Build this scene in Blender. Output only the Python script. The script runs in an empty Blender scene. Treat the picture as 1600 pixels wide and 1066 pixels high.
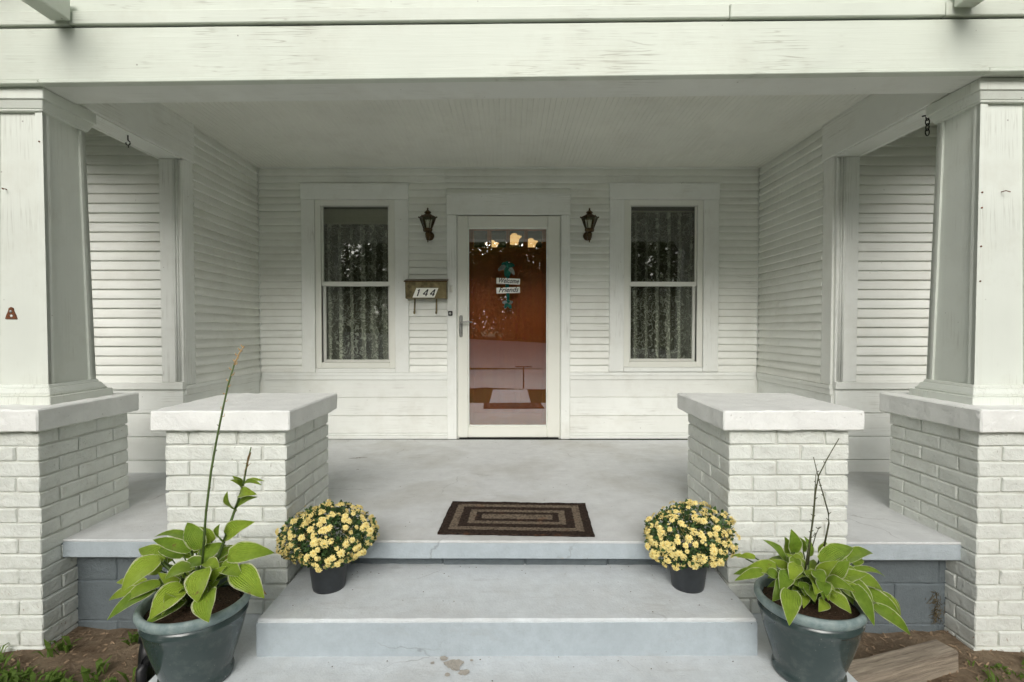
import bpy, bmesh, math, random
from mathutils import Vector, Matrix, noise
random.seed(7)
sc = bpy.context.scene
C = sc.collection
R = math.radians

# ------------------------------------------------------------------ camera, sky, sun, exposure
CAM_Z = 1.0
PITCH = math.atan(19 / 800); YAW = math.atan(3 / 800)
cam = bpy.data.cameras.new('camera')
cam.sensor_width = 36; cam.lens = 36 * 800 / 1600
cam.clip_start = 0.02; cam.clip_end = 500
co = bpy.data.objects.new('camera', cam); C.objects.link(co)
co.location = (0, 0, CAM_Z)
co.rotation_euler = (math.pi / 2 - PITCH, 0, -YAW)
sc.camera = co
sc.render.resolution_x = 1024; sc.render.resolution_y = 682

SUN_EL, SUN_AZ = 28, 186          # azimuth clockwise from +Y: behind the camera, a little to the left
w = bpy.data.worlds.new('World'); sc.world = w; w.use_nodes = True
nt = w.node_tree; bg = nt.nodes['Background']
sky = nt.nodes.new('ShaderNodeTexSky'); sky.sky_type = 'NISHITA'; sky.sun_disc = False
sky.sun_elevation = R(SUN_EL); sky.sun_rotation = R(SUN_AZ)
sky.air_density = 1.0; sky.dust_density = 4.0; sky.ozone_density = 1.0
hs = nt.nodes.new('ShaderNodeHueSaturation'); hs.inputs['Saturation'].default_value = 0.22
nt.links.new(sky.outputs[0], hs.inputs['Color']); nt.links.new(hs.outputs[0], bg.inputs['Color'])
bg.inputs['Strength'].default_value = 0.15
sl = bpy.data.lights.new('sun', 'SUN'); sl.energy = 1.5; sl.angle = R(42); sl.color = (1.0, 0.96, 0.89)
so = bpy.data.objects.new('sun', sl); C.objects.link(so)
sd = Vector((math.sin(R(SUN_AZ)) * math.cos(R(SUN_EL)), math.cos(R(SUN_AZ)) * math.cos(R(SUN_EL)), math.sin(R(SUN_EL))))
so.rotation_euler = (-sd).to_track_quat('-Z', 'Y').to_euler(); so.location = sd * 20
sc.view_settings.view_transform = 'Standard'; sc.view_settings.look = 'None'
sc.view_settings.gamma = 1; sc.view_settings.use_curve_mapping = False
sc.view_settings.exposure = 0.18
sc.render.engine = 'CYCLES'
sc.cycles.max_bounces = 10; sc.cycles.diffuse_bounces = 9; sc.cycles.glossy_bounces = 3; sc.cycles.transparent_max_bounces = 12

# pixel of the photograph -> point on a plane (used for leaf and stalk positions)
def ray(px, py):
    a = (px - 800) / 800; b = (533 - py) / 800
    c, s = math.cos(PITCH), math.sin(PITCH)
    fy = c + b * s; up = -s + b * c
    cy, sy = math.cos(YAW), math.sin(YAW)
    return Vector((a * cy + fy * sy, -a * sy + fy * cy, up))
def atY(px, py, y):
    r = ray(px, py); p = r * (y / r.y); p.z += CAM_Z
    return p

# ------------------------------------------------------------------ materials
class NT:
    def __init__(s, name):
        s.m = bpy.data.materials.new(name); s.m.use_nodes = True
        s.n = s.m.node_tree.nodes; s.l = s.m.node_tree.links
        s.b = s.n['Principled BSDF']; s.out = s.n['Material Output']
        s.tc = s.n.new('ShaderNodeTexCoord')
    def new(s, t, **k):
        n = s.n.new(t)
        for a, v in k.items(): setattr(n, a, v)
        return n
    def put(s, sock, v):
        if hasattr(v, 'is_output'): s.l.new(v, sock)
        elif isinstance(v, tuple) and len(v) == 3 and sock.type == 'RGBA': sock.default_value = (*v, 1)
        else: sock.default_value = v
    def map(s, scale=(1, 1, 1), loc=(0, 0, 0), coord='Object'):
        m = s.new('ShaderNodeMapping'); s.l.new(s.tc.outputs[coord], m.inputs['Vector'])
        m.inputs['Scale'].default_value = scale; m.inputs['Location'].default_value = loc
        return m.outputs[0]
    def noise(s, vec, scale=5, detail=4, rough=0.55, dist=0):
        n = s.new('ShaderNodeTexNoise'); s.l.new(vec, n.inputs['Vector'])
        n.inputs['Scale'].default_value = scale; n.inputs['Detail'].default_value = detail
        n.inputs['Roughness'].default_value = rough; n.inputs['Distortion'].default_value = dist
        return n.outputs['Fac']
    def vor(s, vec, scale=5, feature='F1', rnd=1, out='Distance'):
        n = s.new('ShaderNodeTexVoronoi', feature=feature); s.l.new(vec, n.inputs['Vector'])
        n.inputs['Scale'].default_value = scale; n.inputs['Randomness'].default_value = rnd
        return n.outputs[out]
    def ramp(s, fac, stops):
        n = s.new('ShaderNodeValToRGB'); s.l.new(fac, n.inputs['Fac'])
        e = n.color_ramp.elements
        while len(e) < len(stops): e.new(0.5)
        for i, (p, c) in enumerate(stops):
            e[i].position = p; e[i].color = (c, c, c, 1) if not isinstance(c, tuple) else (*c, 1)
        return n.outputs['Color']
    def mix(s, fac, a, b, mode='MIX'):
        n = s.new('ShaderNodeMix', data_type='RGBA', blend_type=mode)
        s.put(n.inputs[0], fac); s.put(n.inputs[6], a); s.put(n.inputs[7], b)
        return n.outputs[2]
    def math(s, op, a, b=0.0):
        n = s.new('ShaderNodeMath', operation=op); s.put(n.inputs[0], a); s.put(n.inputs[1], b)
        return n.outputs[0]
    def rnd(s):
        return s.new('ShaderNodeObjectInfo').outputs['Random']
    def bump(s, h, strength=0.3, dist=0.01, prev=None):
        n = s.new('ShaderNodeBump'); s.l.new(h, n.inputs['Height'])
        n.inputs['Strength'].default_value = strength; n.inputs['Distance'].default_value = dist
        if prev is not None: s.l.new(prev, n.inputs['Normal'])
        return n.outputs[0]
    def fin(s, col=None, rough=0.6, nrm=None, spec=0.4, metal=0.0):
        if col is not None: s.put(s.b.inputs['Base Color'], col)
        s.put(s.b.inputs['Roughness'], rough); s.b.inputs['Specular IOR Level'].default_value = spec
        s.b.inputs['Metallic'].default_value = metal
        if nrm is not None: s.l.new(nrm, s.b.inputs['Normal'])
        return s.m

def paint(name, col, grain=(1.5, 60, 60), wear=0.0, specks=0.5, vary=0.05, dirt=(0.40, 0.37, 0.28), rough=0.5, dirtamt=0.24):
    t = NT(name)
    v = t.map(); g = t.map(scale=grain)
    big = t.noise(v, 1.7, 3, 0.6); mid = t.noise(v, 14, 4, 0.6)
    c = t.mix(t.ramp(big, [(0.32, 0.0), (0.7, 1.0)]), tuple(x * (1 - vary) for x in col), tuple(min(0.9, x * (1 + vary)) for x in col))
    c = t.mix(t.math('MULTIPLY', t.ramp(t.rnd(), [(0, 0.0), (1, 1.0)]), 0.10), c, dirt)
    dm = t.math('MULTIPLY', t.ramp(t.noise(v, 3.1, 5, 0.7), [(0.50, 0.0), (0.78, 1.0)]), dirtamt)
    c = t.mix(dm, c, dirt)
    sp = t.ramp(t.vor(v, 11), [(0.0, 1.0), (0.035, 1.0), (0.055, 0.0)])
    sp = t.math('MULTIPLY', sp, t.math('MULTIPLY', t.ramp(mid, [(0.50, 0.0), (0.58, 1.0)]), specks))
    c = t.mix(sp, c, (0.09, 0.06, 0.04))
    gn = t.noise(g, 1.0, 4, 0.65)
    nrm = t.bump(gn, 0.35, 0.004)
    pass
    if wear > 0:
        cr = t.noise(t.map(scale=tuple(x * 0.6 for x in grain)), 1.0, 2, 0.75, 0.6)
        line = t.ramp(cr, [(0.470, 0.0), (0.495, 1.0), (0.505, 1.0), (0.53, 0.0)])
        msk = t.ramp(t.noise(v, 2.6, 3, 0.7), [(0.50, 0.0), (0.66, 1.0)])
        k = t.math('MULTIPLY', t.math('MULTIPLY', line, msk), wear)
        c = t.mix(k, c, (0.20, 0.18, 0.13))
        pass
    return t.fin(c, rough, nrm, 0.35)

WHITE = (0.79, 0.81, 0.775)
OUTER_DIM = (0.70, 0.735, 0.675)  # same white paint as indoors, darkened to offset the stronger light outside
M = {}
M['paint_x'] = paint('painted_wood_horizontal', WHITE, (1.5, 60, 60), wear=0.25)
M['paint_y'] = paint('painted_wood_lengthwise', WHITE, (60, 1.5, 60), wear=0.25)
M['paint_z'] = paint('painted_wood_upright', WHITE, (60, 60, 1.5), wear=0.3)
M['paint_column'] = paint('painted_column_wood', OUTER_DIM, (60, 60, 1.5), wear=0.3)
M['beam'] = paint('weathered_painted_beam', (0.635, 0.68, 0.60), (2.5, 40, 70), wear=0.5, specks=0.6)  # weathered paint, its base also darkened against the stronger outdoor light
M['siding'] = paint('painted_siding', (0.80, 0.815, 0.77), (1.2, 70, 70), wear=0.25, specks=0.35, vary=0.05, dirtamt=0.22)
M['ceiling'] = paint('painted_beadboard', (0.77, 0.78, 0.72), (70, 1.2, 70), wear=0.1, specks=0.35, dirtamt=0.22)
M['vinyl'] = paint('white_vinyl', (0.75, 0.76, 0.70), (8, 8, 8), specks=0.0, vary=0.02, rough=0.35, dirtamt=0.12)

def brickmat(name, col, k=1.0, dirt=1.0):
    t = NT(name); v = t.map()
    oi = t.new('ShaderNodeObjectInfo')
    ad = t.new('ShaderNodeVectorMath', operation='ADD'); t.l.new(v, ad.inputs[0])
    mu = t.new('ShaderNodeVectorMath', operation='SCALE'); t.l.new(oi.outputs['Location'], mu.inputs[0]); mu.inputs['Scale'].default_value = 3.7
    t.l.new(mu.outputs[0], ad.inputs[1]); v = ad.outputs[0]
    n1 = t.noise(v, 22, 4, 0.65, 0.4); n2 = t.noise(v, 110, 2, 0.6); n3 = t.noise(v, 7, 3, 0.6)
    c = t.mix(t.ramp(n3, [(0.3, 0.0), (0.7, 1.0)]), tuple(x * 0.93 for x in col), tuple(min(.9, x * 1.04) for x in col))
    pit = t.ramp(t.noise(v, 45, 3, 0.7), [(0.27, 1.0), (0.33, 0.0)])
    c = t.mix(t.math('MULTIPLY', pit, 0.55), c, (0.22, 0.20, 0.15))
    c = t.mix(t.math('MULTIPLY', t.ramp(n1, [(0.56, 0.0), (0.8, 1.0)]), 0.03 + 0.19 * dirt), c, (0.47, 0.45, 0.36))
    geo = t.new('ShaderNodeNewGeometry'); sx = t.new('ShaderNodeSeparateXYZ'); t.l.new(geo.outputs['Position'], sx.inputs[0])
    low = t.ramp(t.math('MULTIPLY', t.math('ADD', sx.outputs['Z'], 0.55), 2.0), [(0.0, 1.0), (0.7, 0.25), (1.0, 0.08)])
    fl = t.new('ShaderNodeTexNoise'); t.l.new(geo.outputs['Position'], fl.inputs['Vector']); fl.inputs['Scale'].default_value = 13; fl.inputs['Detail'].default_value = 4; fl.inputs['Roughness'].default_value = 0.7
    flk = t.math('MULTIPLY', t.ramp(fl.outputs['Fac'], [(0.665, 0.0), (0.685, 1.0)]), t.ramp(low, [(0.1, 0.0), (0.5, 1.0)]))
    c = t.mix(t.math('MULTIPLY', flk, 0.8 * dirt), c, (0.30, 0.17, 0.10))
    c = t.mix(t.math('MULTIPLY', t.ramp(fl.outputs['Fac'], [(0.50, 0.0), (0.64, 1.0)]), 0.12 * dirt), c, (0.36, 0.33, 0.25))
    nr = t.bump(n1, 0.8 * k, 0.012); nr = t.bump(n2, 0.30 * k, 0.003, nr); nr = t.bump(pit, -0.5, 0.004, nr)
    return t.fin(c, 0.55, nr, 0.35)
M['brick'] = brickmat('white_painted_brick', (0.735, 0.76, 0.71))
M['mortar'] = brickmat('painted_mortar', (0.64, 0.65, 0.60), 0.8)
M['cap'] = brickmat('white_painted_concrete', (0.84, 0.85, 0.82), 0.6, 0.0)

def concrete(name, col, stain=(0.45, 0.42, 0.36), amt=0.5, bump=0.4, sc_=1.0, cracks=0):
    t = NT(name); v = t.map()
    n1 = t.noise(v, 1.3 * sc_, 6, 0.65, 0.3); n2 = t.noise(v, 9 * sc_, 5, 0.7); n3 = t.noise(v, 120, 2, 0.7)
    c = t.mix(t.ramp(n2, [(0.3, 0.0), (0.72, 1.0)]), tuple(x * 0.88 for x in col), tuple(x * 1.06 for x in col))
    st = t.ramp(n1, [(0.45, 0.0), (0.75, 1.0)])
    c = t.mix(t.math('MULTIPLY', st, amt), c, stain)
    sp = t.ramp(t.vor(v, 26), [(0.0, 1.0), (0.05, 1.0), (0.09, 0.0)])
    sp = t.math('MULTIPLY', sp, t.ramp(t.noise(v, 6, 3, 0.5), [(0.52, 0.0), (0.6, 0.7)]))
    c = t.mix(sp, c, (0.16, 0.15, 0.14))
    c = t.mix(t.math('MULTIPLY', t.ramp(n3, [(0.55, 0.0), (0.75, 1.0)]), 0.25), c, tuple(x * 0.7 for x in col))
    if cracks:
        wob = t.new('ShaderNodeVectorMath', operation='ADD'); t.l.new(v, wob.inputs[0])
        nv = t.new('ShaderNodeTexNoise'); t.l.new(v, nv.inputs['Vector']); nv.inputs['Scale'].default_value = 5; nv.inputs['Detail'].default_value = 4
        sc2 = t.new('ShaderNodeVectorMath', operation='SCALE'); t.l.new(nv.outputs['Color'], sc2.inputs[0]); sc2.inputs['Scale'].default_value = 0.16; t.l.new(sc2.outputs[0], wob.inputs[1])
        cr = t.ramp(t.vor(wob.outputs[0], 1.15, 'DISTANCE_TO_EDGE'), [(0.0, 1.0), (0.0010, 1.0), (0.0024, 0.0)])
        cr = t.math('MULTIPLY', cr, t.ramp(t.noise(v, 2.1, 2, 0.5), [(0.50, 0.0), (0.58, 0.45)]))
        c = t.mix(cr, c, (0.14, 0.13, 0.12))
        ch = t.ramp(t.noise(v, 17, 5, 0.75), [(0.68, 0.0), (0.70, 1.0)])
        c = t.mix(t.math('MULTIPLY', ch, 0.45), c, (0.36, 0.33, 0.29))
        sc3 = t.ramp(t.noise(t.map(scale=(4, 26, 8)), 1, 5, 0.7), [(0.58, 0.0), (0.72, 1.0)])
        c = t.mix(t.math('MULTIPLY', sc3, 0.25), c, (0.30, 0.29, 0.27))
    nr = t.bump(n3, bump, 0.003); nr = t.bump(n2, bump, 0.008, nr)
    return t.fin(c, 0.62, nr, 0.3)
M['floor'] = concrete('painted_porch_concrete', (0.64, 0.655, 0.655), (0.38, 0.365, 0.32), 0.75, 0.4, 1.0, 1)
M['slab_edge'] = concrete('blue_grey_painted_edge', (0.42, 0.475, 0.505), (0.33, 0.375, 0.40), 0.4, 0.5, 2, 1)
M['landing'] = concrete('pale_painted_landing', (0.66, 0.70, 0.715), (0.50, 0.48, 0.44), 0.45, 0.55, 1.6, 1)
M['block'] = concrete('dark_painted_block', (0.135, 0.16, 0.17), (0.09, 0.105, 0.11), 0.5, 0.9, 2)
M['road'] = concrete('pale_road', (0.60, 0.59, 0.57), (0.50, 0.48, 0.46), 0.3, 0.3, 0.3)
M['chip'] = concrete('bare_concrete_patch', (0.50, 0.46, 0.40), (0.30, 0.26, 0.2), 0.6, 1.0, 8)

def plain(name, col, rough=0.5, metal=0.0, spec=0.4, var=0.15, bump=0.0, scale=30):
    t = NT(name); v = t.map()
    n = t.noise(v, scale, 5, 0.6)
    c = t.mix(t.ramp(n, [(0.3, 0.0), (0.7, 1.0)]), tuple(x * (1 - var) for x in col), tuple(min(1, x * (1 + var)) for x in col))
    nr = t.bump(n, bump, 0.003) if bump else None
    return t.fin(c, rough, nr, spec, metal)
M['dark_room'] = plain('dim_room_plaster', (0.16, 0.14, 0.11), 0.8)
M['bronze'] = plain('aged_bronze', (0.10, 0.065, 0.035), 0.42, 0.85, var=0.5, bump=0.2, scale=60)
M['brass'] = plain('worn_brass_sheet', (0.17, 0.14, 0.07), 0.42, 0.6, var=0.5, bump=0.15, scale=18)
M['black_metal'] = plain('black_metal', (0.02, 0.019, 0.018), 0.45, 0.4)
M['steel'] = plain('brushed_steel', (0.42, 0.42, 0.40), 0.3, 1.0)
M['rust'] = plain('rusty_iron', (0.16, 0.06, 0.025), 0.8, 0.2, var=0.6, bump=0.5, scale=160)
M['gap'] = plain('dark_gap', (0.015, 0.014, 0.012), 0.9)
M['plate'] = plain('number_plate', (0.84, 0.84, 0.77), 0.5, var=0.05)
M['ink'] = plain('black_ink', (0.012, 0.012, 0.012), 0.5)
M['pot_black'] = plain('black_nursery_plastic', (0.025, 0.029, 0.033), 0.42, spec=0.5, var=0.25)
M['pipe'] = plain('black_plastic_pipe', (0.012, 0.012, 0.013), 0.4)
M['bark'] = plain('tree_bark', (0.09, 0.07, 0.05), 0.9, var=0.4, bump=0.6, scale=14)
M['teal'] = plain('teal_ribbon', (0.04, 0.25, 0.18), 0.45, var=0.5, scale=60)
M['ribbon_pale'] = plain('pale_ribbon', (0.42, 0.47, 0.42), 0.45, var=0.3, scale=60)
M['petal'] = plain('pale_yellow_petal', (0.82, 0.70, 0.29), 0.6, var=0.16, scale=90)
M['disc'] = plain('flower_centre', (0.72, 0.50, 0.12), 0.7)
M['mum_leaf'] = plain('mum_leaf_green', (0.045, 0.095, 0.025), 0.55, var=0.4, scale=25)
M['stalk'] = plain('green_stalk', (0.09, 0.14, 0.04), 0.55, var=0.3)
M['dry_stalk'] = plain('dry_brown_stalk', (0.10, 0.075, 0.035), 0.7, var=0.4)
M['twig'] = plain('dark_green_twig', (0.065, 0.07, 0.03), 0.7, var=0.5, scale=120)
M['dry_bud'] = plain('dry_tan_bud', (0.52, 0.36, 0.18), 0.7, var=0.3)
M['dry_bud2'] = plain('bark_chips', (0.30, 0.21, 0.13), 0.85, var=0.5)
M['blind'] = plain('cream_blind', (0.45, 0.43, 0.34), 0.6, var=0.05)

# soil, dirt ground
t = NT('potting_soil'); v = t.map()
c = t.mix(t.ramp(t.vor(v, 130), [(0.0, 0.0), (0.5, 1.0)]), (0.012, 0.008, 0.005), (0.075, 0.045, 0.028))
c = t.mix(t.ramp(t.vor(v, 55), [(0.0, 0.8), (0.10, 0.6), (0.14, 0.0)]), c, (0.30, 0.24, 0.18))
M['soil'] = t.fin(c, 0.9, t.bump(t.noise(v, 90, 5, 0.7), 1.0, 0.01), 0.2)
t = NT('dirt_ground'); v = t.map()
n = t.noise(v, 7, 8, 0.72)
c = t.mix(t.ramp(n, [(0.3, 0.0), (0.7, 1.0)]), (0.16, 0.11, 0.07), (0.40, 0.31, 0.21))
c = t.mix(t.ramp(t.vor(v, 60), [(0.0, 0.7), (0.12, 0.5), (0.2, 0.0)]), c, (0.33, 0.27, 0.19))
far = t.ramp(t.noise(v, 0.9, 4, 0.6), [(0.40, 0.0), (0.52, 1.0)])
sep = t.new('ShaderNodeSeparateXYZ'); t.l.new(t.tc.outputs['Object'], sep.inputs[0])
back = t.ramp(t.math('MULTIPLY', t.math('ADD', sep.outputs['Y'], 3.0), 0.25), [(0.9, 1.0), (1.0, 0.0)])
c = t.mix(back, c, t.mix(t.noise(v, 5, 6, 0.7), (0.03, 0.06, 0.015), (0.10, 0.15, 0.035)))
M['dirt'] = t.fin(c, 0.95, t.bump(t.noise(v, 45, 8, 0.75), 1.0, 0.03), 0.1)

t = NT('mown_lawn'); v = t.map()
c = t.mix(t.ramp(t.noise(v, 6, 5, 0.7), [(0.3, 0.0), (0.7, 1.0)]), (0.035, 0.065, 0.015), (0.10, 0.14, 0.035))
c = t.mix(t.ramp(t.noise(v, 0.8, 4, 0.6), [(0.55, 0.0), (0.75, 0.5)]), c, (0.18, 0.14, 0.07))
M['lawn'] = t.fin(c, 0.95, t.bump(t.noise(v, 60, 4, 0.75), 1.0, 0.03), 0.1)
# glazed planter
t = NT('blue_green_glaze'); v = t.map()
n = t.noise(v, 4, 4, 0.6)
c = t.mix(t.ramp(n, [(0.3, 0.0), (0.7, 1.0)]), (0.030, 0.048, 0.047), (0.05, 0.072, 0.070))
sp = t.ramp(t.vor(v, 55), [(0.0, 1.0), (0.06, 1.0), (0.10, 0.0)])
c = t.mix(t.math('MULTIPLY', sp, t.ramp(t.noise(v, 9, 3), [(0.5, 0.0), (0.6, 0.55)])), c, (0.45, 0.46, 0.42))
c = t.mix(t.math('MULTIPLY', t.ramp(t.noise(v, 18, 6, 0.7), [(0.5, 0.0), (0.8, 1.0)]), 0.3), c, (0.2, 0.22, 0.2))
M['glaze'] = t.fin(c, 0.16, t.bump(t.noise(v, 30, 4), 0.05, 0.003), 0.6)
t = NT('worn_glaze_rim'); v = t.map()
c = t.mix(t.ramp(t.noise(v, 24, 7, 0.7), [(0.3, 0.0), (0.7, 1.0)]), (0.13, 0.19, 0.19), (0.30, 0.36, 0.35))
M['rim'] = t.fin(c, 0.5, t.bump(t.noise(v, 90, 4), 0.3, 0.002), 0.4)

# clear pane: reflects by Fresnel, otherwise lets light straight through
def glass(name, tint=(0.93, 0.95, 0.92), ior=1.75):
    t = NT(name)
    tr = t.new('ShaderNodeBsdfTransparent'); tr.inputs[0].default_value = (*tint, 1)
    gl = t.new('ShaderNodeBsdfGlossy'); gl.inputs['Roughness'].default_value = 0.012
    gl.inputs['Color'].default_value = (1, 1, 1, 1)
    fr = t.new('ShaderNodeFresnel'); fr.inputs['IOR'].default_value = ior
    nr = t.bump(t.noise(t.map(), 1.3, 2, 0.4), 0.05, 0.004)
    t.l.new(nr, gl.inputs['Normal'])
    mx = t.new('ShaderNodeMixShader'); t.l.new(fr.outputs[0], mx.inputs[0])
    t.l.new(tr.outputs[0], mx.inputs[1]); t.l.new(gl.outputs[0], mx.inputs[2])
    t.l.new(mx.outputs[0], t.out.inputs['Surface'])
    return t.m
M['glass'] = glass('window_glass', ior=1.62)
M['door_glass'] = glass('storm_door_glass', (0.96, 0.95, 0.94), 2.45)
M['lantern_glass'] = glass('lantern_glass', (0.85, 0.85, 0.8), 1.5)

# mahogany door
t = NT('red_stained_door'); v = t.map(scale=(45, 45, 1.6))
c = t.mix(t.noise(v, 1.0, 6, 0.65), (0.62, 0.105, 0.012), (0.86, 0.28, 0.03))
M['red_wood'] = t.fin(c, 0.35, t.bump(t.noise(v, 2, 5), 0.1, 0.002), 0.5)

# lace curtain: white scrolls on an open net
t = NT('lace_net'); v = t.map()
n = t.noise(v, 16, 0, 0.5, 1.6)
scr = t.ramp(n, [(0.44, 0.0), (0.47, 1.0), (0.53, 1.0), (0.56, 0.0)])
leaf = t.ramp(t.vor(t.map(scale=(1, 1, 0.6)), 26), [(0.0, 1.0), (0.20, 1.0), (0.27, 0.0)])
pat = t.math('MAXIMUM', scr, t.math('MULTIPLY', leaf, t.ramp(t.noise(v, 20, 2), [(0.5, 0.0), (0.55, 1.0)])))
wv = t.new('ShaderNodeTexWave'); t.l.new(t.map(), wv.inputs['Vector']); wv.inputs['Scale'].default_value = 3.1; wv.inputs['Distortion'].default_value = 1.4; wv.inputs['Detail'].default_value = 2; wv.inputs['Detail Scale'].default_value = 0.6
pleat = t.ramp(wv.outputs['Fac'], [(0.45, 0.0), (0.85, 1.0)])
al = t.math('ADD', t.math('MULTIPLY', pat, 0.42), t.math('ADD', 0.10, t.math('MULTIPLY', pleat, 0.34)))
t.b.inputs['Base Color'].default_value = (0.66, 0.66, 0.58, 1); t.b.inputs['Roughness'].default_value = 0.9
t.b.inputs['Specular IOR Level'].default_value = 0.0
t.l.new(al, t.b.inputs['Alpha'])
M['lace'] = t.m

# hosta leaf from UV: u across (-1..1 stored 0..1), v along
def hosta(name, a, b, rimc):
    t = NT(name)
    sp = t.new('ShaderNodeSeparateXYZ'); t.l.new(t.tc.outputs['UV'], sp.inputs[0])
    u = t.math('ABSOLUTE', t.math('SUBTRACT', t.math('MULTIPLY', sp.outputs['X'], 2.0), 1.0))
    vein = t.math('SINE', t.math('MULTIPLY', u, 40.0))
    n = t.noise(t.map(), 40, 4, 0.6)
    c = t.mix(t.ramp(n, [(0.3, 0.0), (0.7, 1.0)]), a, b)
    c = t.mix(t.math('MULTIPLY', t.ramp(vein, [(0.0, 0.0), (1.0, 1.0)]), 0.20), c, tuple(x * 1.5 for x in b))
    c = t.mix(0.45, c, t.mix(t.ramp(t.rnd(), [(0.0, 0.0), (1.0, 1.0)]), tuple(x * 0.62 for x in a), (b[0] * 1.5, b[1] * 1.25, b[2])))
    edge = t.math('ADD', u, t.math('MULTIPLY', t.math('SUBTRACT', n, 0.5), 0.34))
    c = t.mix(t.ramp(edge, [(0.87, 0.0), (0.94, 1.0)]), c, rimc)
    c = t.mix(t.ramp(t.noise(t.map(), 25, 5, 0.7), [(0.64, 0.0), (0.70, 0.75)]), c, (0.24, 0.15, 0.05))
    nr = t.bump(vein, 0.6, 0.004)
    t.fin(c, 0.42, nr, 0.45)
    t.b.inputs['Subsurface Weight'].default_value = 0.0
    ts = t.new('ShaderNodeBsdfTranslucent'); t.l.new(c, ts.inputs['Color']); t.l.new(nr, ts.inputs['Normal'])
    mx = t.new('ShaderNodeMixShader'); mx.inputs[0].default_value = 0.28
    t.l.new(t.b.outputs[0], mx.inputs[1]); t.l.new(ts.outputs[0], mx.inputs[2]); t.l.new(mx.outputs[0], t.out.inputs['Surface'])
    return t.m
M['hosta'] = hosta('hosta_leaf', (0.17, 0.31, 0.028), (0.34, 0.50, 0.06), (0.70, 0.73, 0.45))
M['hosta_dry'] = hosta('dry_hosta_leaf', (0.20, 0.14, 0.05), (0.30, 0.2, 0.09), (0.40, 0.28, 0.14))
def foliage(name, a, b):
    t = NT(name); n = t.noise(t.map(), 1.1, 5, 0.7)
    c = t.mix(t.ramp(n, [(0.3, 0.0), (0.7, 1.0)]), a, b)
    t.fin(c, 0.6, None, 0.25)
    ts = t.new('ShaderNodeBsdfTranslucent'); t.l.new(c, ts.inputs['Color'])
    mx = t.new('ShaderNodeMixShader'); mx.inputs[0].default_value = 0.5
    t.l.new(t.b.outputs[0], mx.inputs[1]); t.l.new(ts.outputs[0], mx.inputs[2]); t.l.new(mx.outputs[0], t.out.inputs['Surface'])
    return t.m
M['crown'] = foliage('tree_foliage', (0.07, 0.10, 0.018), (0.14, 0.17, 0.035))
M['weed'] = foliage('weed_green', (0.10, 0.18, 0.03), (0.20, 0.30, 0.06))

# braided mat: bands by distance to the edge
MAT_W, MAT_D = 0.76, 0.455
t = NT('braided_mat'); 
sp = t.new('ShaderNodeSeparateXYZ'); t.l.new(t.tc.outputs['Object'], sp.inputs[0])
wob = t.math('MULTIPLY', t.math('SUBTRACT', t.noise(t.map(), 60, 4, 0.7), 0.5), 0.022)
dx = t.math('SUBTRACT', MAT_W / 2, t.math('ABSOLUTE', sp.outputs['X']))
dy = t.math('SUBTRACT', MAT_D / 2, t.math('ABSOLUTE', sp.outputs['Y']))
d = t.math('ADD', t.math('MINIMUM', dx, dy), wob)
band = t.ramp(t.math('MULTIPLY', d, 1 / 0.23), [(0.0, 0.0), (0.19, 0.0), (0.20, 1.0), (0.36, 1.0), (0.37, 0.0), (0.55, 0.0), (0.56, 1.0), (0.70, 1.0), (0.71, 0.0), (0.84, 0.0), (0.85, 0.95)])
hn = t.noise(t.map(), 85, 4, 0.75)
dk = t.mix(t.ramp(hn, [(0.35, 0.0), (0.7, 1.0)]), (0.012, 0.009, 0.008), (0.075, 0.052, 0.04))
lt = t.mix(t.ramp(hn, [(0.35, 0.0), (0.7, 1.0)]), (0.09, 0.07, 0.05), (0.30, 0.24, 0.18))
c = t.mix(t.math('MULTIPLY', band, t.ramp(t.noise(t.map(), 55, 4, 0.75), [(0.36, 0.45), (0.5, 1.0)])), dk, lt)
c = t.mix(t.math('MULTIPLY', t.ramp(t.noise(t.map(), 11, 4, 0.6), [(0.60, 0.0), (0.72, 1.0)]), 0.35), c, (0.22, 0.10, 0.05))
M['mat'] = t.fin(c, 0.95, t.bump(hn, 1.0, 0.006), 0.05)

# old timber
t = NT('weathered_timber'); v = t.map(scale=(3, 55, 55))
n = t.noise(v, 1, 7, 0.7)
c = t.mix(t.ramp(n, [(0.3, 0.0), (0.7, 1.0)]), (0.13, 0.105, 0.08), (0.42, 0.36, 0.28))
M['timber'] = t.fin(c, 0.85, t.bump(n, 0.8, 0.008), 0.15)
t = NT('asphalt_shingles'); v = t.map()
M['shingle'] = t.fin(t.mix(t.noise(v, 30, 4), (0.06, 0.06, 0.06), (0.14, 0.13, 0.12)), 0.9)
t = NT('lit_lamp_shade'); t.fin((0.9, 0.75, 0.5), 0.5)
t.b.inputs['Emission Color'].default_value = (1.0, 0.62, 0.25, 1); t.b.inputs['Emission Strength'].default_value = 1.1
M['lamp'] = t.m

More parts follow.
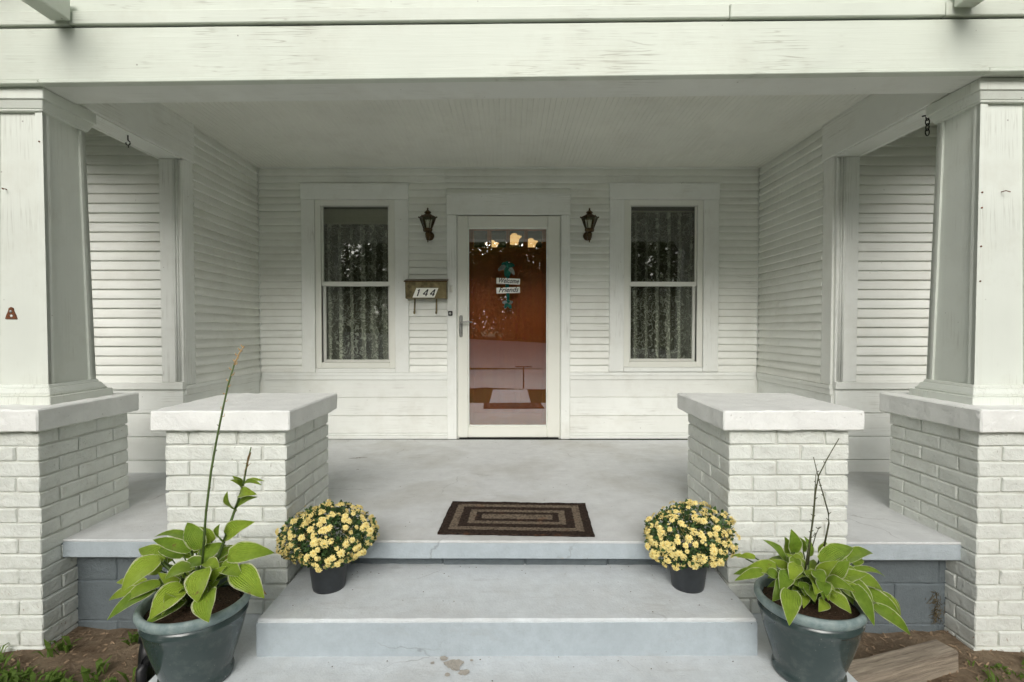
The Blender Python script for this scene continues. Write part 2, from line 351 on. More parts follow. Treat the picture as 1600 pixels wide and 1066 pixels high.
# ------------------------------------------------------------------ mesh helpers
def link(name, me, mat=None, parent=None, loc=None):
    o = bpy.data.objects.new(name, me); C.objects.link(o)
    if mat: 
        if not me.materials: me.materials.append(M[mat] if isinstance(mat, str) else mat)
    if parent: o.parent = parent
    if loc is not None: o.location = loc
    return o
def tag(o, label=None, cat=None, group=None, kind=None):
    for k, v in (('label', label), ('category', cat), ('group', group), ('kind', kind)):
        if v: o[k] = v
    return o
def thing(name, loc, label, cat, group=None):
    o = bpy.data.objects.new(name, None); C.objects.link(o); o.location = loc; o.empty_display_size = 0.1
    return tag(o, label, cat, group)
def base(parent):                       # world origin of the frame that children of this object live in
    v = Vector((0, 0, 0)); p = parent
    while p: v += p.location; p = p.parent
    return v
def me_of(bm, name='mesh', smooth=False):
    bmesh.ops.recalc_face_normals(bm, faces=bm.faces[:])
    me = bpy.data.meshes.new(name); bm.to_mesh(me); bm.free()
    if smooth:
        for p in me.polygons: p.use_smooth = True
    return me
def me_sharp(bm, name, ang=33):
    bmesh.ops.recalc_face_normals(bm, faces=bm.faces[:])
    for e in bm.edges:
        if len(e.link_faces) == 2 and e.calc_face_angle(0) > R(ang): e.smooth = False
    for f in bm.faces: f.smooth = True
    me = bpy.data.meshes.new(name); bm.to_mesh(me); bm.free()
    return me
def bbox(bm, x0, x1, y0, y1, z0, z1, bev=0.0, f=None):
    r = bmesh.ops.create_cube(bm, size=1.0)
    vs = r['verts']
    for v in vs:
        v.co = Vector(((x0 + x1) / 2 + v.co.x * (x1 - x0), (y0 + y1) / 2 + v.co.y * (y1 - y0), (z0 + z1) / 2 + v.co.z * (z1 - z0)))
        if f: v.co = f(v.co)
    if bev:
        es = list({e for v in vs for e in v.link_edges})
        bmesh.ops.bevel(bm, geom=es, offset=bev, segments=1, affect='EDGES')
def box(name, mat, parent, x0, x1, y0, y1, z0, z1, bev=0.003, f=None, more=()):
    bm = bmesh.new(); b = base(parent)
    for q in ((x0, x1, y0, y1, z0, z1),) + tuple(more):
        bbox(bm, *q, bev=bev, f=f)
    for v in bm.verts: v.co -= b
    return link(name, me_of(bm, name), mat, parent)
def lathe(name, mat, parent, c, prof, seg=32, smooth=True, axis='Z'):
    """prof: (radius, height) pairs; c: world point of the axis"""
    bm = bmesh.new(); b = base(parent); rings = []
    for r, h in prof:
        ring = []
        for k in range(seg):
            a = 2 * math.pi * k / seg
            p = Vector((r * math.cos(a), r * math.sin(a), h))
            if axis == 'Y': p = Vector((p.x, -p.z, p.y))
            ring.append(bm.verts.new(Vector(c) + p - b))
        rings.append(ring)
    for i in range(len(rings) - 1):
        for k in range(seg):
            bm.faces.new((rings[i][k], rings[i][(k + 1) % seg], rings[i + 1][(k + 1) % seg], rings[i + 1][k]))
    for ring in (rings[0], rings[-1]):
        try: bm.faces.new(ring)
        except ValueError: pass
    bmesh.ops.remove_doubles(bm, verts=bm.verts[:], dist=1e-5)
    return link(name, me_of(bm, name, smooth), mat, parent)
def tube_bm(bm, pts, rads, seg=8):
    rings = []; pts = [Vector(p) for p in pts]
    for i, p in enumerate(pts):
        d = (pts[min(i + 1, len(pts) - 1)] - pts[max(i - 1, 0)]).normalized()
        q = d.to_track_quat('Z', 'Y')
        r = rads[i] if isinstance(rads, (list, tuple)) else rads
        rings.append([bm.verts.new(p + q @ Vector((r * math.cos(2 * math.pi * k / seg), r * math.sin(2 * math.pi * k / seg), 0))) for k in range(seg)])
    for i in range(len(rings) - 1):
        for k in range(seg):
            bm.faces.new((rings[i][k], rings[i][(k + 1) % seg], rings[i + 1][(k + 1) % seg], rings[i + 1][k]))
    bm.faces.new(rings[0][::-1]); bm.faces.new(rings[-1])
def tube(name, mat, parent, pts, rads, seg=8):
    bm = bmesh.new(); b = base(parent)
    tube_bm(bm, [Vector(p) - b for p in pts], rads, seg)
    return link(name, me_of(bm, name, True), mat, parent)
def rough_box(name, mat, parent, x0, x1, y0, y1, z0, z1, cuts=14, amp=0.004, bev=0.008, f=None, freq=14):
    """box with uneven faces and worn edges"""
    bm = bmesh.new(); b = base(parent)
    n = [max(1, int(round(d / max(x1 - x0, y1 - y0, z1 - z0) * cuts))) for d in (x1 - x0, y1 - y0, z1 - z0)]
    bbox(bm, x0, x1, y0, y1, z0, z1)
    bmesh.ops.bevel(bm, geom=bm.edges[:], offset=bev * 0.7, segments=1, affect='EDGES')
    L = max(x1 - x0, y1 - y0) / cuts
    for _ in range(3):
        es = [e for e in bm.edges if e.calc_length() > L * 1.6]
        if not es: break
        bmesh.ops.subdivide_edges(bm, edges=es, cuts=2, use_grid_fill=True)
    bm.normal_update()
    for v in bm.verts:
        d = noise.noise(v.co * freq) * amp + noise.noise(v.co * freq * 3.1 + Vector((5, 3, 1))) * amp * 0.6
        v.co += v.normal * d
    for v in bm.verts:
        if f: v.co = f(v.co)
        v.co -= b
    return link(name, me_sharp(bm, name), mat, parent)
def text_mesh(txt, size, shear=0.0, extrude=0.0008, bold=0.0):
    cu = bpy.data.curves.new('lettering', 'FONT'); cu.body = txt; cu.size = size; cu.shear = shear
    cu.extrude = extrude; cu.offset = bold; cu.align_x = 'CENTER'; cu.align_y = 'CENTER'; cu.resolution_u = 3
    o = bpy.data.objects.new('lettering', cu); C.objects.link(o)
    dg = bpy.context.evaluated_depsgraph_get(); dg.update()
    me = bpy.data.meshes.new_from_object(o.evaluated_get(dg))
    bpy.data.objects.remove(o); return me

# ------------------------------------------------------------------ setting: ground, porch floor, step, landing, walk, road
WALL = 4.63          # face plane of the entry wall
FRONT = 3.55         # face plane of the front wall either side of the recess
SIDE_L, SIDE_R = -2.262, 2.245
GROUND = -0.47
def grid(name, mat, x0, x1, y0, y1, nx, ny, zf, kind='structure'):
    bm = bmesh.new()
    vs = [[bm.verts.new((x0 + (x1 - x0) * i / nx, y0 + (y1 - y0) * j / ny, zf(x0 + (x1 - x0) * i / nx, y0 + (y1 - y0) * j / ny))) for i in range(nx + 1)] for j in range(ny + 1)]
    for j in range(ny):
        for i in range(nx): bm.faces.new((vs[j][i], vs[j][i + 1], vs[j + 1][i + 1], vs[j + 1][i]))
    o = link(name, me_of(bm, name, True), mat); o['kind'] = kind
    return o
def far_rise(x, y):                      # land across the lane climbs to the north-west
    return 0.0 if y > -9.5 else min(1.0, (-9.5 - y) / 9.0) * max(0.1, 1.02 - 0.062 * (x + 1.5))
grid('ground', 'lawn', -140, 140, -140, 140, 140, 140, lambda x, y: GROUND - 0.02 + (far_rise(x, y) if y > -60 else far_rise(x, -60)))
grid('dirt_bed', 'dirt', -3.6, 3.6, 0.6, 2.5, 120, 40, lambda x, y: GROUND + 0.02 * noise.noise(Vector((x * 3, y * 3, 0))) + 0.010 * noise.noise(Vector((x * 11, y * 11, 4))))
rd = grid('road', 'road', -40, 40, -17.5, -3.2, 400, 40, lambda x, y: GROUND + 0.01 + far_rise(x, y))
for v in rd.data.vertices:
    if v.co.y > -3.3: v.co.y += 0.35 * noise.noise(Vector((v.co.x * .9, 0, 0))) + 0.12 * noise.noise(Vector((v.co.x * 4, 3, 0)))

def skew(v): return Vector((v.x, v.y - 0.012 * v.x, v.z))
SLAB_Y = 2.392
o = rough_box('porch_floor', 'floor', None, -2.80, 2.80, SLAB_Y, 4.60, -0.012, 0.0, cuts=30, amp=0.0015, bev=0.004, f=skew); o['kind'] = 'structure'
o = rough_box('porch_slab_edge', 'slab_edge', None, -2.80, 2.80, SLAB_Y + 0.002, 4.59, -0.088, -0.010, cuts=40, amp=0.002, bev=0.006, f=skew); o['kind'] = 'structure'
o = rough_box('step', 'landing', None, -1.004, 0.982, 2.002, 2.56, -0.31, -0.150, cuts=36, amp=0.0025, bev=0.009); o['kind'] = 'structure'
# the step's riser is a separate piece in the slab edge's darker, bluer tone
o2 = rough_box('step_riser', 'slab_edge', None, -1.0055, 0.9835, 2.0, 2.05, -0.3, -0.162, cuts=36, amp=0.0018, bev=0.004); o2['kind'] = 'structure'
o = rough_box('landing', 'landing', None, -1.340, 1.285, 1.10, 2.34, -0.52, -0.297, cuts=30, amp=0.002, bev=0.012); o['kind'] = 'structure'
o = rough_box('path', 'landing', None, -0.40, 0.40, -2.6, 1.105, -0.55, -0.41, cuts=30, amp=0.002, bev=0.01); o['kind'] = 'structure'
# bare patch where the paint has come off below the step
bm = bmesh.new(); random.seed(3)
ring = [bm.verts.new((-0.215 + (0.026 + 0.016 * random.random()) * math.cos(a * 0.35) * (1 + 0.3 * math.sin(a)), 1.945 + 0.040 * math.sin(a * 0.35) * (0.6 + 0.4 * random.random()), -0.2935)) for a in range(18)]
bm.faces.new(ring)
for cx_, cy_, r_, n_ in ((-0.262, 1.985, .016, 9), (-0.175, 1.90, .020, 11), (-0.235, 1.885, .012, 8), (-0.30, 1.955, .009, 7), (-0.15, 1.97, .008, 7)):
    bm.faces.new([bm.verts.new((cx_ + r_ * random.uniform(.6, 1.3) * math.cos(6.283 * k / n_), cy_ + r_ * random.uniform(.5, 1.2) * math.sin(6.283 * k / n_), -0.2934)) for k in range(n_)])
o = link('bare_patch', me_of(bm), 'chip'); tag(o, kind='structure')

# ------------------------------------------------------------------ foundation blocks under the slab
fw = thing('foundation_wall', (0, 2.47, GROUND), 'dark grey painted block foundation wall under the porch slab', 'foundation')
box('mortar', 'block', fw, -2.72, 2.72, 2.480, 2.60, GROUND - 0.1, -0.088, bev=0, f=skew)
for r_, (z0, z1) in enumerate(((-0.235, -0.09), (-0.435, -0.240), (-0.64, -0.440))):
    x = -2.73 + (0.19 if r_ % 2 else 0.0)
    if r_ % 2: rough_box('block', 'block', fw, -2.73, x - 0.006, 2.476, 2.6, z0, z1, cuts=6, amp=0.004, f=skew)
    while x < 2.70:
        x1 = min(x + 0.394, 2.73)
        yj = random.uniform(-0.004, 0.004)
        rough_box('block', 'block', fw, x, x1, 2.474 + yj, 2.6, z0, z1, cuts=10, amp=0.004, bev=0.007, f=skew)
        x = x1 + 0.007

# ------------------------------------------------------------------ brick piers and pedestals
BL, BD, BH, J = 0.2115, 0.1025, 0.0625, 0.0080
brick_me = []
for k in range(7):
    bm = bmesh.new(); bbox(bm, -BL / 2, BL / 2, -BD / 2, BD / 2, -BH / 2, BH / 2)
    bmesh.ops.bevel(bm, geom=bm.edges[:], offset=0.0042, segments=1, affect='EDGES')
    for v in bm.verts: v.co += Vector([random.uniform(-1, 1) * a for a in (0.0022, 0.0022, 0.0018)])
    me = me_of(bm, 'brick'); me.materials.append(M['brick']); brick_me.append(me)
def brick_stack(name, x0, y0, W, ztop, zbot, label, group, capname, cap, flip=0):
    t_ = thing(name, (x0 + W / 2, y0 + W / 2, zbot), label, 'pier', group)
    b = Vector(t_.location)
    box('mortar_core', 'mortar', t_, x0 + 0.009, x0 + W - 0.009, y0 + 0.009, y0 + W - 0.009, zbot - 0.03, ztop, bev=0)
    n = int(math.ceil((ztop - zbot) / (BH + J)))
    for i in range(n):
        z = ztop - 0.004 - BH / 2 - i * (BH + J)
        off = []
        if (i + flip) % 2: s0 = [BL / 2, BL * 1.5 + J]                         # bricks start at the corner
        else: s0 = [W - BL / 2, W - BL * 1.5 - J]
        for s in s0:
            off += [(x0 + s, y0 + BD / 2, 0), (x0 + W - BD / 2, y0 + s, 1), (x0 + W - s, y0 + W - BD / 2, 0), (x0 + BD / 2, y0 + W - s, 1)]
        for (x, y, q) in off:
            o = link('brick', random.choice(brick_me), None, t_)
            o.location = Vector((x + random.uniform(-.0016, .0016), y + random.uniform(-.0016, .0016), z + random.uniform(-.001, .001))) - b
            o.rotation_euler = (random.uniform(-.006, .006), random.uniform(-.006, .006), (math.pi / 2 if q else 0) + random.choice((0, math.pi)) + random.uniform(-.006, .006))
    rough_box('cap_stone', 'cap', t_, *cap, cuts=34, amp=0.0040, bev=0.009, freq=16)
    return t_
W_ = 2 * BL + 2 * J + BD      # 0.5415
brick_stack('brick_pedestal', -1.552, 2.297, W_, 0.547, -0.335, 'white painted brick pedestal behind the hosta with the tall green stalk', 'brick pedestals beside the steps', 'cap',
            (-1.595, -0.977, 2.262, 2.892, 0.546, 0.637))
brick_stack('brick_pedestal', 0.990, 2.297, W_, 0.547, -0.335, 'white painted brick pedestal behind the hosta with bare dark twigs', 'brick pedestals beside the steps', 'cap',
            (0.949, 1.581, 2.262, 2.900, 0.546, 0.636), flip=1)
brick_stack('brick_pier', -2.127 - W_, 2.306, W_, 0.541, -0.52, 'tall white painted brick pier carrying the column with the rusty plate', 'brick piers under the columns', 'cap',
            (-2.72, -2.096, 2.268, 2.894, 0.540, 0.641))
brick_stack('brick_pier', 2.112, 2.286, W_, 0.541, -0.52, 'tall white painted brick pier beside the old timber, under a column', 'brick piers under the columns', 'cap',
            (2.088, 2.71, 2.252, 2.884, 0.537, 0.641), flip=1)

# ------------------------------------------------------------------ tapered columns
def column(sgn, label, ztop, yo):
    xi, xo = 2.232, 2.512                    # inner and outer faces at the foot
    cx = (xi + xo) / 2; yc = 2.600 + yo; hw = 0.142
    t_ = thing('porch_column', (sgn * cx, yc, 0.64), label, 'column', 'tapered porch columns')
    z0, z1 = 0.725, ztop - 0.085
    def ins(z, d=0.0):
        k = (z - z0) / (z1 - z0); h = hw * (1 - 0.13 * k) + d
        return h
    def frustum(za, zb, ha, hb, bm, x=1.0):
        vs = [bm.verts.new((sgn * cx + sx * h - t_.location.x, yc + sy * h - t_.location.y, z - t_.location.z)) for z, h in ((za, ha), (zb, hb)) for sx, sy in ((-1, -1), (1, -1), (1, 1), (-1, 1))]
        for f in ((0, 1, 5, 4), (1, 2, 6, 5), (2, 3, 7, 6), (3, 0, 4, 7), (0, 3, 2, 1), (4, 5, 6, 7)): bm.faces.new([vs[i] for i in f])
    bm = bmesh.new(); frustum(z0 - 0.03, z1 + 0.03, ins(z0) - 0.012, ins(z1) - 0.012, bm)
    link('shaft', me_of(bm), 'paint_column', t_)
    # corner stiles standing proud of the shaft's panels, one pair per face
    for ax in (0, 1):
        for fs in (-1, 1):
            for es in (-1, 1):
                bm = bmesh.new(); vs = []
                for z in (z0 - 0.02, z1 + 0.01):
                    h = ins(z); wd = 0.036
                    for a, b_ in ((h - 0.020, h - wd), (h - 0.020, h + 0.0005 * ax), (h, h + 0.0005 * ax), (h, h - wd)):
                        p = (es * b_, fs * a) if ax == 0 else (fs * a, es * b_)
                        vs.append(bm.verts.new((p[0], p[1], z - t_.location.z)))
                for f in ((0, 1, 5, 4), (1, 2, 6, 5), (2, 3, 7, 6), (3, 0, 4, 7), (0, 3, 2, 1), (4, 5, 6, 7)): bm.faces.new([vs[i] for i in f])
                link('corner_stile', me_of(bm), 'paint_column', t_)
    def ringbox(name, za, zb, da, db):
        bm = bmesh.new(); frustum(za, zb, ins(za) + da, ins(zb) + db, bm)
        bmesh.ops.bevel(bm, geom=bm.edges[:], offset=0.003, segments=1, affect='EDGES')
        return link(name, me_of(bm), 'paint_column', t_)
    ringbox('plinth', 0.637, 0.678, 0.052, 0.050)
    ringbox('base_moulding', 0.677, 0.690, 0.034, 0.034)
    ringbox('base_moulding', 0.689, 0.716, 0.030, 0.016)
    ringbox('base_moulding', 0.715, 0.731, 0.012, 0.006)
    ringbox('capital_moulding', ztop - 0.105, ztop - 0.094, 0.010, 0.012)
    ringbox('capital_moulding', ztop - 0.095, ztop - 0.056, 0.014, 0.030)
    ringbox('capital', ztop - 0.057, ztop - 0.001, 0.036, 0.036)
    # nail heads
    for k in range(5):
        z = random.uniform(0.9, 2.0); sx = random.choice((-1, 1)); h = ins(z)
        lathe('nail', 'rust', t_, (sgn * cx + sx * (h - 0.016), yc - h - 0.001, z), [(0.0001, 0.004), (0.004, 0.003), (0.004, -0.01)], 8, axis='Y')
    for k in range(3):
        z = random.uniform(0.9, 2.0); h = ins(z)
        bm = bmesh.new(); tube_bm(bm, [Vector((-sgn * (h + 0.0012), random.choice((-1, 1)) * (h - 0.016), z - 0.64)), Vector((-sgn * (h - 0.01), 0, z - 0.64)) * 1.0], 0.0035, 6); bm.free()
    return t_, ins, yc
colL, insL, ycL = column(-1, 'tapered white porch column with a rusty metal plate on its face', 2.147, 0.018)
colR, insR, ycR = column(1, 'tapered white porch column next to the short hanging chain', 2.183, -0.012)
# rusty plate and bent nails
p = atY(18, 490, ycL - insL(1.1) + 0.010)
bm = bmesh.new()
pts = [(-0.028, -0.026), (0.028, -0.026), (0.022, -0.008), (0.013, 0.012), (0.010, 0.026), (0, 0.031), (-0.010, 0.026), (-0.013, 0.012), (-0.022, -0.008)]
a_ = [bm.verts.new((x, -0.004, z)) for x, z in pts]; b_ = [bm.verts.new((x, 0.004, z)) for x, z in pts]
bm.faces.new(a_); bm.faces.new(b_[::-1])
for i in range(len(pts)): bm.faces.new((a_[i], b_[i], b_[(i + 1) % len(pts)], a_[(i + 1) % len(pts)]))
pl = link('rusty_plate', me_of(bm), 'rust'); pl.location = p
tag(pl, 'small rusty triangular plate screwed to the column face', 'plate')
lathe('screw', 'steel', pl, (p.x, p.y - 0.004, p.z + 0.010), [(0.0001, 0.004), (0.007, 0.002), (0.007, -0.001)], 10, axis='Y')
lathe('screw', 'paint_x', pl, (p.x + 0.004, p.y - 0.004, p.z - 0.012), [(0.0001, 0.003), (0.006, 0.002), (0.006, -0.001)], 10, axis='Y')
for (px, py, col, yc_, ins_, lab) in ((10, 296, colL, ycL, insL, 'L'), (1565, 300, colR, ycR, insR, 'R')):
    q = atY(px, py, yc_ - ins_(1.62) + 0.011)
    tube('bent_nail', 'rust', col, [q + Vector((0, 0.01, 0)), q + Vector((0, -0.022, 0)), q + Vector((0.014, -0.03, -0.008))], 0.0022, 6)

# ------------------------------------------------------------------ beams
def tiltb(v): return Vector((v.x, v.y - 0.012 * v.x, v.z + (0.0083 if v.z < 2.3 else 0.0050) * v.x))
fb = thing('porch_beam', (0, 2.5, 2.15), 'long weathered white front beam spanning both columns', 'beam')
BX = 2.66
rough_box('fascia_board', 'beam', fb, -BX, 2.372, 2.400, 2.440, 2.180, 2.411, cuts=60, amp=0.0012, bev=0.004, f=tiltb, freq=5)
rough_box('fascia_board', 'beam', fb, 2.375, BX, 2.400, 2.440, 2.178, 2.411, cuts=10, amp=0.0012, bev=0.004, f=tiltb, freq=5)
box('bottom_lip', 'beam', fb, -2.20, 2.20, 2.396, 2.44, 2.1635, 2.1815, bev=0.003, f=tiltb)
box('bottom_lip', 'beam', fb, -BX, -2.203, 2.398, 2.44, 2.1635, 2.1815, bev=0.003, f=tiltb)
box('bottom_lip', 'beam', fb, 2.203, BX, 2.398, 2.44, 2.1635, 2.1815, bev=0.003, f=tiltb)
box('soffit_board', 'paint_x', fb, -BX, BX, 2.4405, 2.622, 2.1660, 2.186, bev=0.002, f=tiltb)
box('inner_board', 'paint_x', fb, -BX, BX, 2.590, 2.620, 2.1865, 2.47, bev=0.002, f=tiltb)
box('beam_core', 'paint_x', fb, -BX + .01, BX - .01, 2.4405, 2.589, 2.1865, 2.41, bev=0, f=tiltb)
# sagging upper boards above a dark joint
box('joint', 'gap', fb, -BX, BX, 2.412, 2.43, 2.407, 2.421, bev=0, f=tiltb)
for x0, x1 in ((-BX, -2.045), (-2.042, 1.005), (1.008, 1.985), (1.988, BX)):
    rough_box('frieze_board', 'beam', fb, x0, x1, 2.384 + random.uniform(-.002, .002), 2.44, 2.418 + random.uniform(-.001, .002), 2.482, cuts=max(6, int((x1 - x0) * 12)), amp=0.0016, bev=0.005, f=tiltb, freq=7)
def side_beam(x0, x1, inner, label):
    sg = 1 if x0 > 0 else -1
    zt = 2.185 if sg > 0 else 2.165
    t_ = thing('porch_beam', ((x0 + x1) / 2, 3.1, zt), label, 'beam')
    box('side_board', 'paint_y', t_, inner - 0.012, inner + 0.012, 2.632, 3.69, zt + 0.012, 2.452, bev=0.003)
    box('soffit_board', 'paint_y', t_, x0, x1, 2.632, 3.545, zt, zt + 0.0115, bev=0.002)
    out = x0 if sg < 0 else x1
    box('side_board', 'paint_y', t_, out - 0.012, out + 0.012, 2.632, 3.545, zt - 0.004, 2.40, bev=0.003)
    return t_
sbL = side_beam(-2.405, -2.262, -2.262, 'white side beam with a small black hook under it')
sbR = side_beam(2.245, 2.405, 2.245, 'white side beam with a short chain hanging from it')
# black hook under one side beam, chain under the other
hp = atY(200, 222, 3.12)
hk = thing('hook', hp, 'small black screw hook under the white side beam', 'hook')
tube('shank', 'black_metal', hk, [(hp.x, hp.y, 2.17), (hp.x, hp.y, hp.z + 0.01)], 0.004, 6)
tube('loop', 'black_metal', hk, [hp + Vector((0.013 * math.sin(a), 0, 0.013 * math.cos(a) - 0.006)) for a in [k * 0.55 for k in range(10)]], 0.0035, 6)
tube('tail', 'black_metal', hk, [hp + Vector((0, 0, -0.018)), hp + Vector((0.003, 0, -0.034))], 0.003, 6)
cp = atY(1449, 202, 2.86)
ch = thing('chain', (cp.x, cp.y, 2.18), 'short black chain hanging beside the column', 'chain')
for k in range(4):
    z = 2.175 - k * 0.028
    q = 0.0 if k % 2 else math.pi / 2
    tube('chain_link', 'black_metal', ch, [Vector((cp.x, cp.y, z)) + Vector((math.cos(q) * 0.011 * math.cos(a), math.sin(q) * 0.011 * math.cos(a), 0.019 * math.sin(a))) for a in [2 * math.pi * j / 14 for j in range(15)]], 0.0032, 6)
tube('eye_bolt', 'black_metal', ch, [(cp.x - 0.03, cp.y, 2.178), (cp.x + 0.012, cp.y, 2.186)], 0.004, 6)

# ------------------------------------------------------------------ porch ceiling (beadboard) and roof
bm = bmesh.new()
def bead(bm, x0, x1, y0, y1, z, p=0.036, g=0.003):
    x = x0
    prof = []
    while x < x1:
        xe = min(x + p, x1)
        prof += [(x, z + 0.0022), (x + g, z), (xe - g * 1.8, z), (xe - g, z + 0.0015), (xe - g * .4, z + .0004)]
        x = xe
    prof.append((x1, z + 0.0022))
    a = [bm.verts.new((px, y0, pz)) for px, pz in prof]; b = [bm.verts.new((px, y1, pz)) for px, pz in prof]
    for i in range(len(prof) - 1): bm.faces.new((a[i], a[i + 1], b[i + 1], b[i]))
bead(bm, -2.30, 2.29, 2.61, 4.66, 2.452)
bead(bm, -3.2, -2.40, 2.61, 3.56, 2.400); bead(bm, 2.40, 3.2, 2.61, 3.56, 2.400)
o = link('porch_ceiling', me_of(bm), 'ceiling'); o['kind'] = 'structure'

rf = thing('porch_roof', (0, 2.4, 2.48), 'white gabled porch roof front with projecting bracket ends', 'roof')
# gable boards above the frieze
for k in range(9):
    z = 2.483 + k * 0.105; hwid = max(0.1, (3.75 - z) / 0.385)
    hwid = min(hwid, 2.64)
    box('gable_board', 'beam', rf, -hwid, hwid, 2.402, 2.43, z, z + 0.102, bev=0.003, f=lambda v: Vector((v.x, v.y - 0.012 * v.x, v.z + 0.005 * v.x)))
for sg in (-1, 1):
    bm = bmesh.new(); b = base(rf)
    P = [(0, 1.98, 3.80), (sg * 3.35, 1.98, 2.51), (sg * 3.35, 8.8, 2.51), (0, 8.8, 3.80)]
    vs = [bm.verts.new(Vector(p) - b) for p in P] + [bm.verts.new(Vector(p) - b + Vector((0, 0, 0.12))) for p in P]
    for f in ((0, 1, 2, 3), (4, 5, 6, 7), (0, 1, 5, 4), (1, 2, 6, 5), (2, 3, 7, 6), (3, 0, 4, 7)): bm.faces.new([vs[i] for i in f])
    link('roof_slope', me_of(bm), 'shingle', rf)
box('bracket', 'beam', rf, -2.112, -2.020, 1.985, 2.398, 2.416, 2.515, bev=0.004)
box('bracket', 'beam', rf, 2.012, 2.104, 1.985, 2.350, 2.455, 2.555, bev=0.004)

# ------------------------------------------------------------------ the house
hs_ = thing('house', (0, WALL, 0), 'white clapboard house wall with two windows around a red front door', 'house')
HB = Vector(hs_.location)
LW = (-1.876, -0.913, 0.606, 2.302)      # casing outlines x0,x1,z0,z1
RW = (0.896, 1.881, 0.612, 2.307)
DC = (-0.569, 0.541, 0.0, 2.212)
SH = WALL + 0.022                        # sheathing face
# sheathing with openings (one wall)
ZT = 2.62
wb = bmesh.new()
for q in ((-2.5, -1.74, 0, ZT), (-1.74, -1.05, 0, 0.68), (-1.74, -1.05, 2.14, ZT), (-1.05, -0.48, 0, ZT), (-0.48, 0.456, 2.03, ZT),
          (0.456, 1.04, 0, ZT), (1.04, 1.735, 0, 0.68), (1.04, 1.735, 2.14, ZT), (1.735, 2.5, 0, ZT)):
    bbox(wb, q[0], q[1], SH, SH + 0.13, q[2], q[3])
for v in wb.verts: v.co -= HB
entry = link('entry_wall', me_of(wb), 'siding', hs_)

def siding(parent, A, B, out, z0, z1, pitch=0.0632, mat='siding', jitter=0.0008):
    """clapboards along A->B (2-D points), facing 'out' (2-D unit), from z0 to z1, each its own board"""
    A = Vector(A); B = Vector(B); out = Vector(out); d = (B - A)
    n = max(1, int(round((z1 - z0) / pitch))); p = (z1 - z0) / n
    b = base(parent)
    for i in range(n):
        za, zb = z0 + i * p, z0 + (i + 1) * p + 0.004
        if i == n - 1: zb = z1
        sh = random.uniform(-jitter, jitter); th = 0.0195 + random.uniform(-.0025, .0025)
        zb = za + p
        prof = [(0.0, za), (th * .80, za + 0.0005), (th, za + 0.0045), (th * .93, za + p * 0.32), (th * .70, za + p * 0.56), (th * .34, za + p * 0.82), (0.002, zb - 0.0006), (0.0, zb)]
        runs = [(A, B)]
        if d.length > 0.9 and random.random() < 0.4:
            k_ = random.uniform(.2, .8); u_ = d.normalized() * 0.0012; runs = [(A, A + d * k_ - u_), (A + d * k_ + u_, B)]
        for A_, B_ in runs: board(parent, A_, B_, out, prof, sh, jitter, b, mat)
def board(parent, A, B, out, prof, sh, jitter, b, mat):
    if True:
        vs = []
        for e, pt in ((0, A), (1, B)):
            dz = random.uniform(-jitter, jitter)
            vs.append([Vector((pt.x + out.x * o_, pt.y + out.y * o_, z + (dz if 0 < k < 6 else 0))) + Vector((out.x * sh, out.y * sh, 0)) * (o_ > 0) - b for k, (o_, z) in enumerate(prof)])
        me = bpy.data.meshes.new('siding_board')
        nV = len(prof)
        fs = [(k, (k + 1) % nV, nV + (k + 1) % nV, nV + k) for k in range(nV)] + [tuple(range(nV))[::-1], tuple(range(nV, 2 * nV))]
        me.from_pydata([tuple(v) for v in vs[0] + vs[1]], [], fs)
        bm = bmesh.new(); bm.from_mesh(me); bmesh.ops.recalc_face_normals(bm, faces=bm.faces[:])
        for e in bm.edges: e.smooth = e.calc_face_angle(0) < R(40)
        for f in bm.faces: f.smooth = True
        bm.to_mesh(me); bm.free()
        link('siding_board', me, mat, parent)
Z0, Z1 = 0.606, 2.440
PT = 0.0632
def course(z): return Z0 + round((z - Z0) / PT) * PT
zw = Z0 + 27 * PT; zd = Z0 + 26 * PT
N_ = 29; PT = (Z1 - Z0) / N_
zw = Z0 + 27 * PT
segs = [(-2.255, LW[0]), (LW[1], DC[0]), (DC[1], RW[0]), (RW[1], 2.238)]
for a, b in segs: siding(entry, (a, SH), (b, SH), (0, -1), Z0, zw, PT)
siding(entry, (-2.255, SH), (-0.588, SH), (0, -1), zw, Z1, PT)
siding(entry, (-0.584, SH), (2.238, SH), (0, -1), zw, Z1, PT)
# bits between window heads / door head and the full courses
siding(entry, (DC[0], SH), (DC[1], SH), (0, -1), DC[3] + 0.002, zw, PT)
box('cap_strip', 'paint_x', entry, -2.24, 2.225, WALL + 0.000, SH, Z1 + 0.001, 2.462, bev=0.002)
# lower flat boards, rail and skirting
def lower(parent, A, B, out, cuts=(), name=None):
    """A,B: ends along x (out=-y) or y"""
    for z0, z1, pr_, nm in ((0.0, 0.031, 0.020, 'skirting'), (0.033, 0.050, 0.014, 'skirting'), (0.052, 0.208, 0.010, 'wall_board'), (0.213, 0.376, 0.011, 'wall_board'), (0.381, 0.536, 0.010, 'wall_board'),
                            (0.538, 0.578, 0.020, 'rail'), (0.578, 0.606, 0.026, 'rail')):
        for (a, b) in cuts:
            if out == 'y': box(nm, 'paint_x', parent, a, b, A - pr_ + random.uniform(-.0008, .0008), A + 0.004, z0, z1, bev=0.002)
            else:
                s_ = -1 if out == '-x' else 1
                xx = sorted((A - s_ * 0.004, A + s_ * pr_)); box(nm, 'paint_y', parent, xx[0], xx[1], a, b, z0, z1, bev=0.002)
lower(entry, SH, None, 'y', ((-2.24, DC[0]), (DC[1], 2.225)))

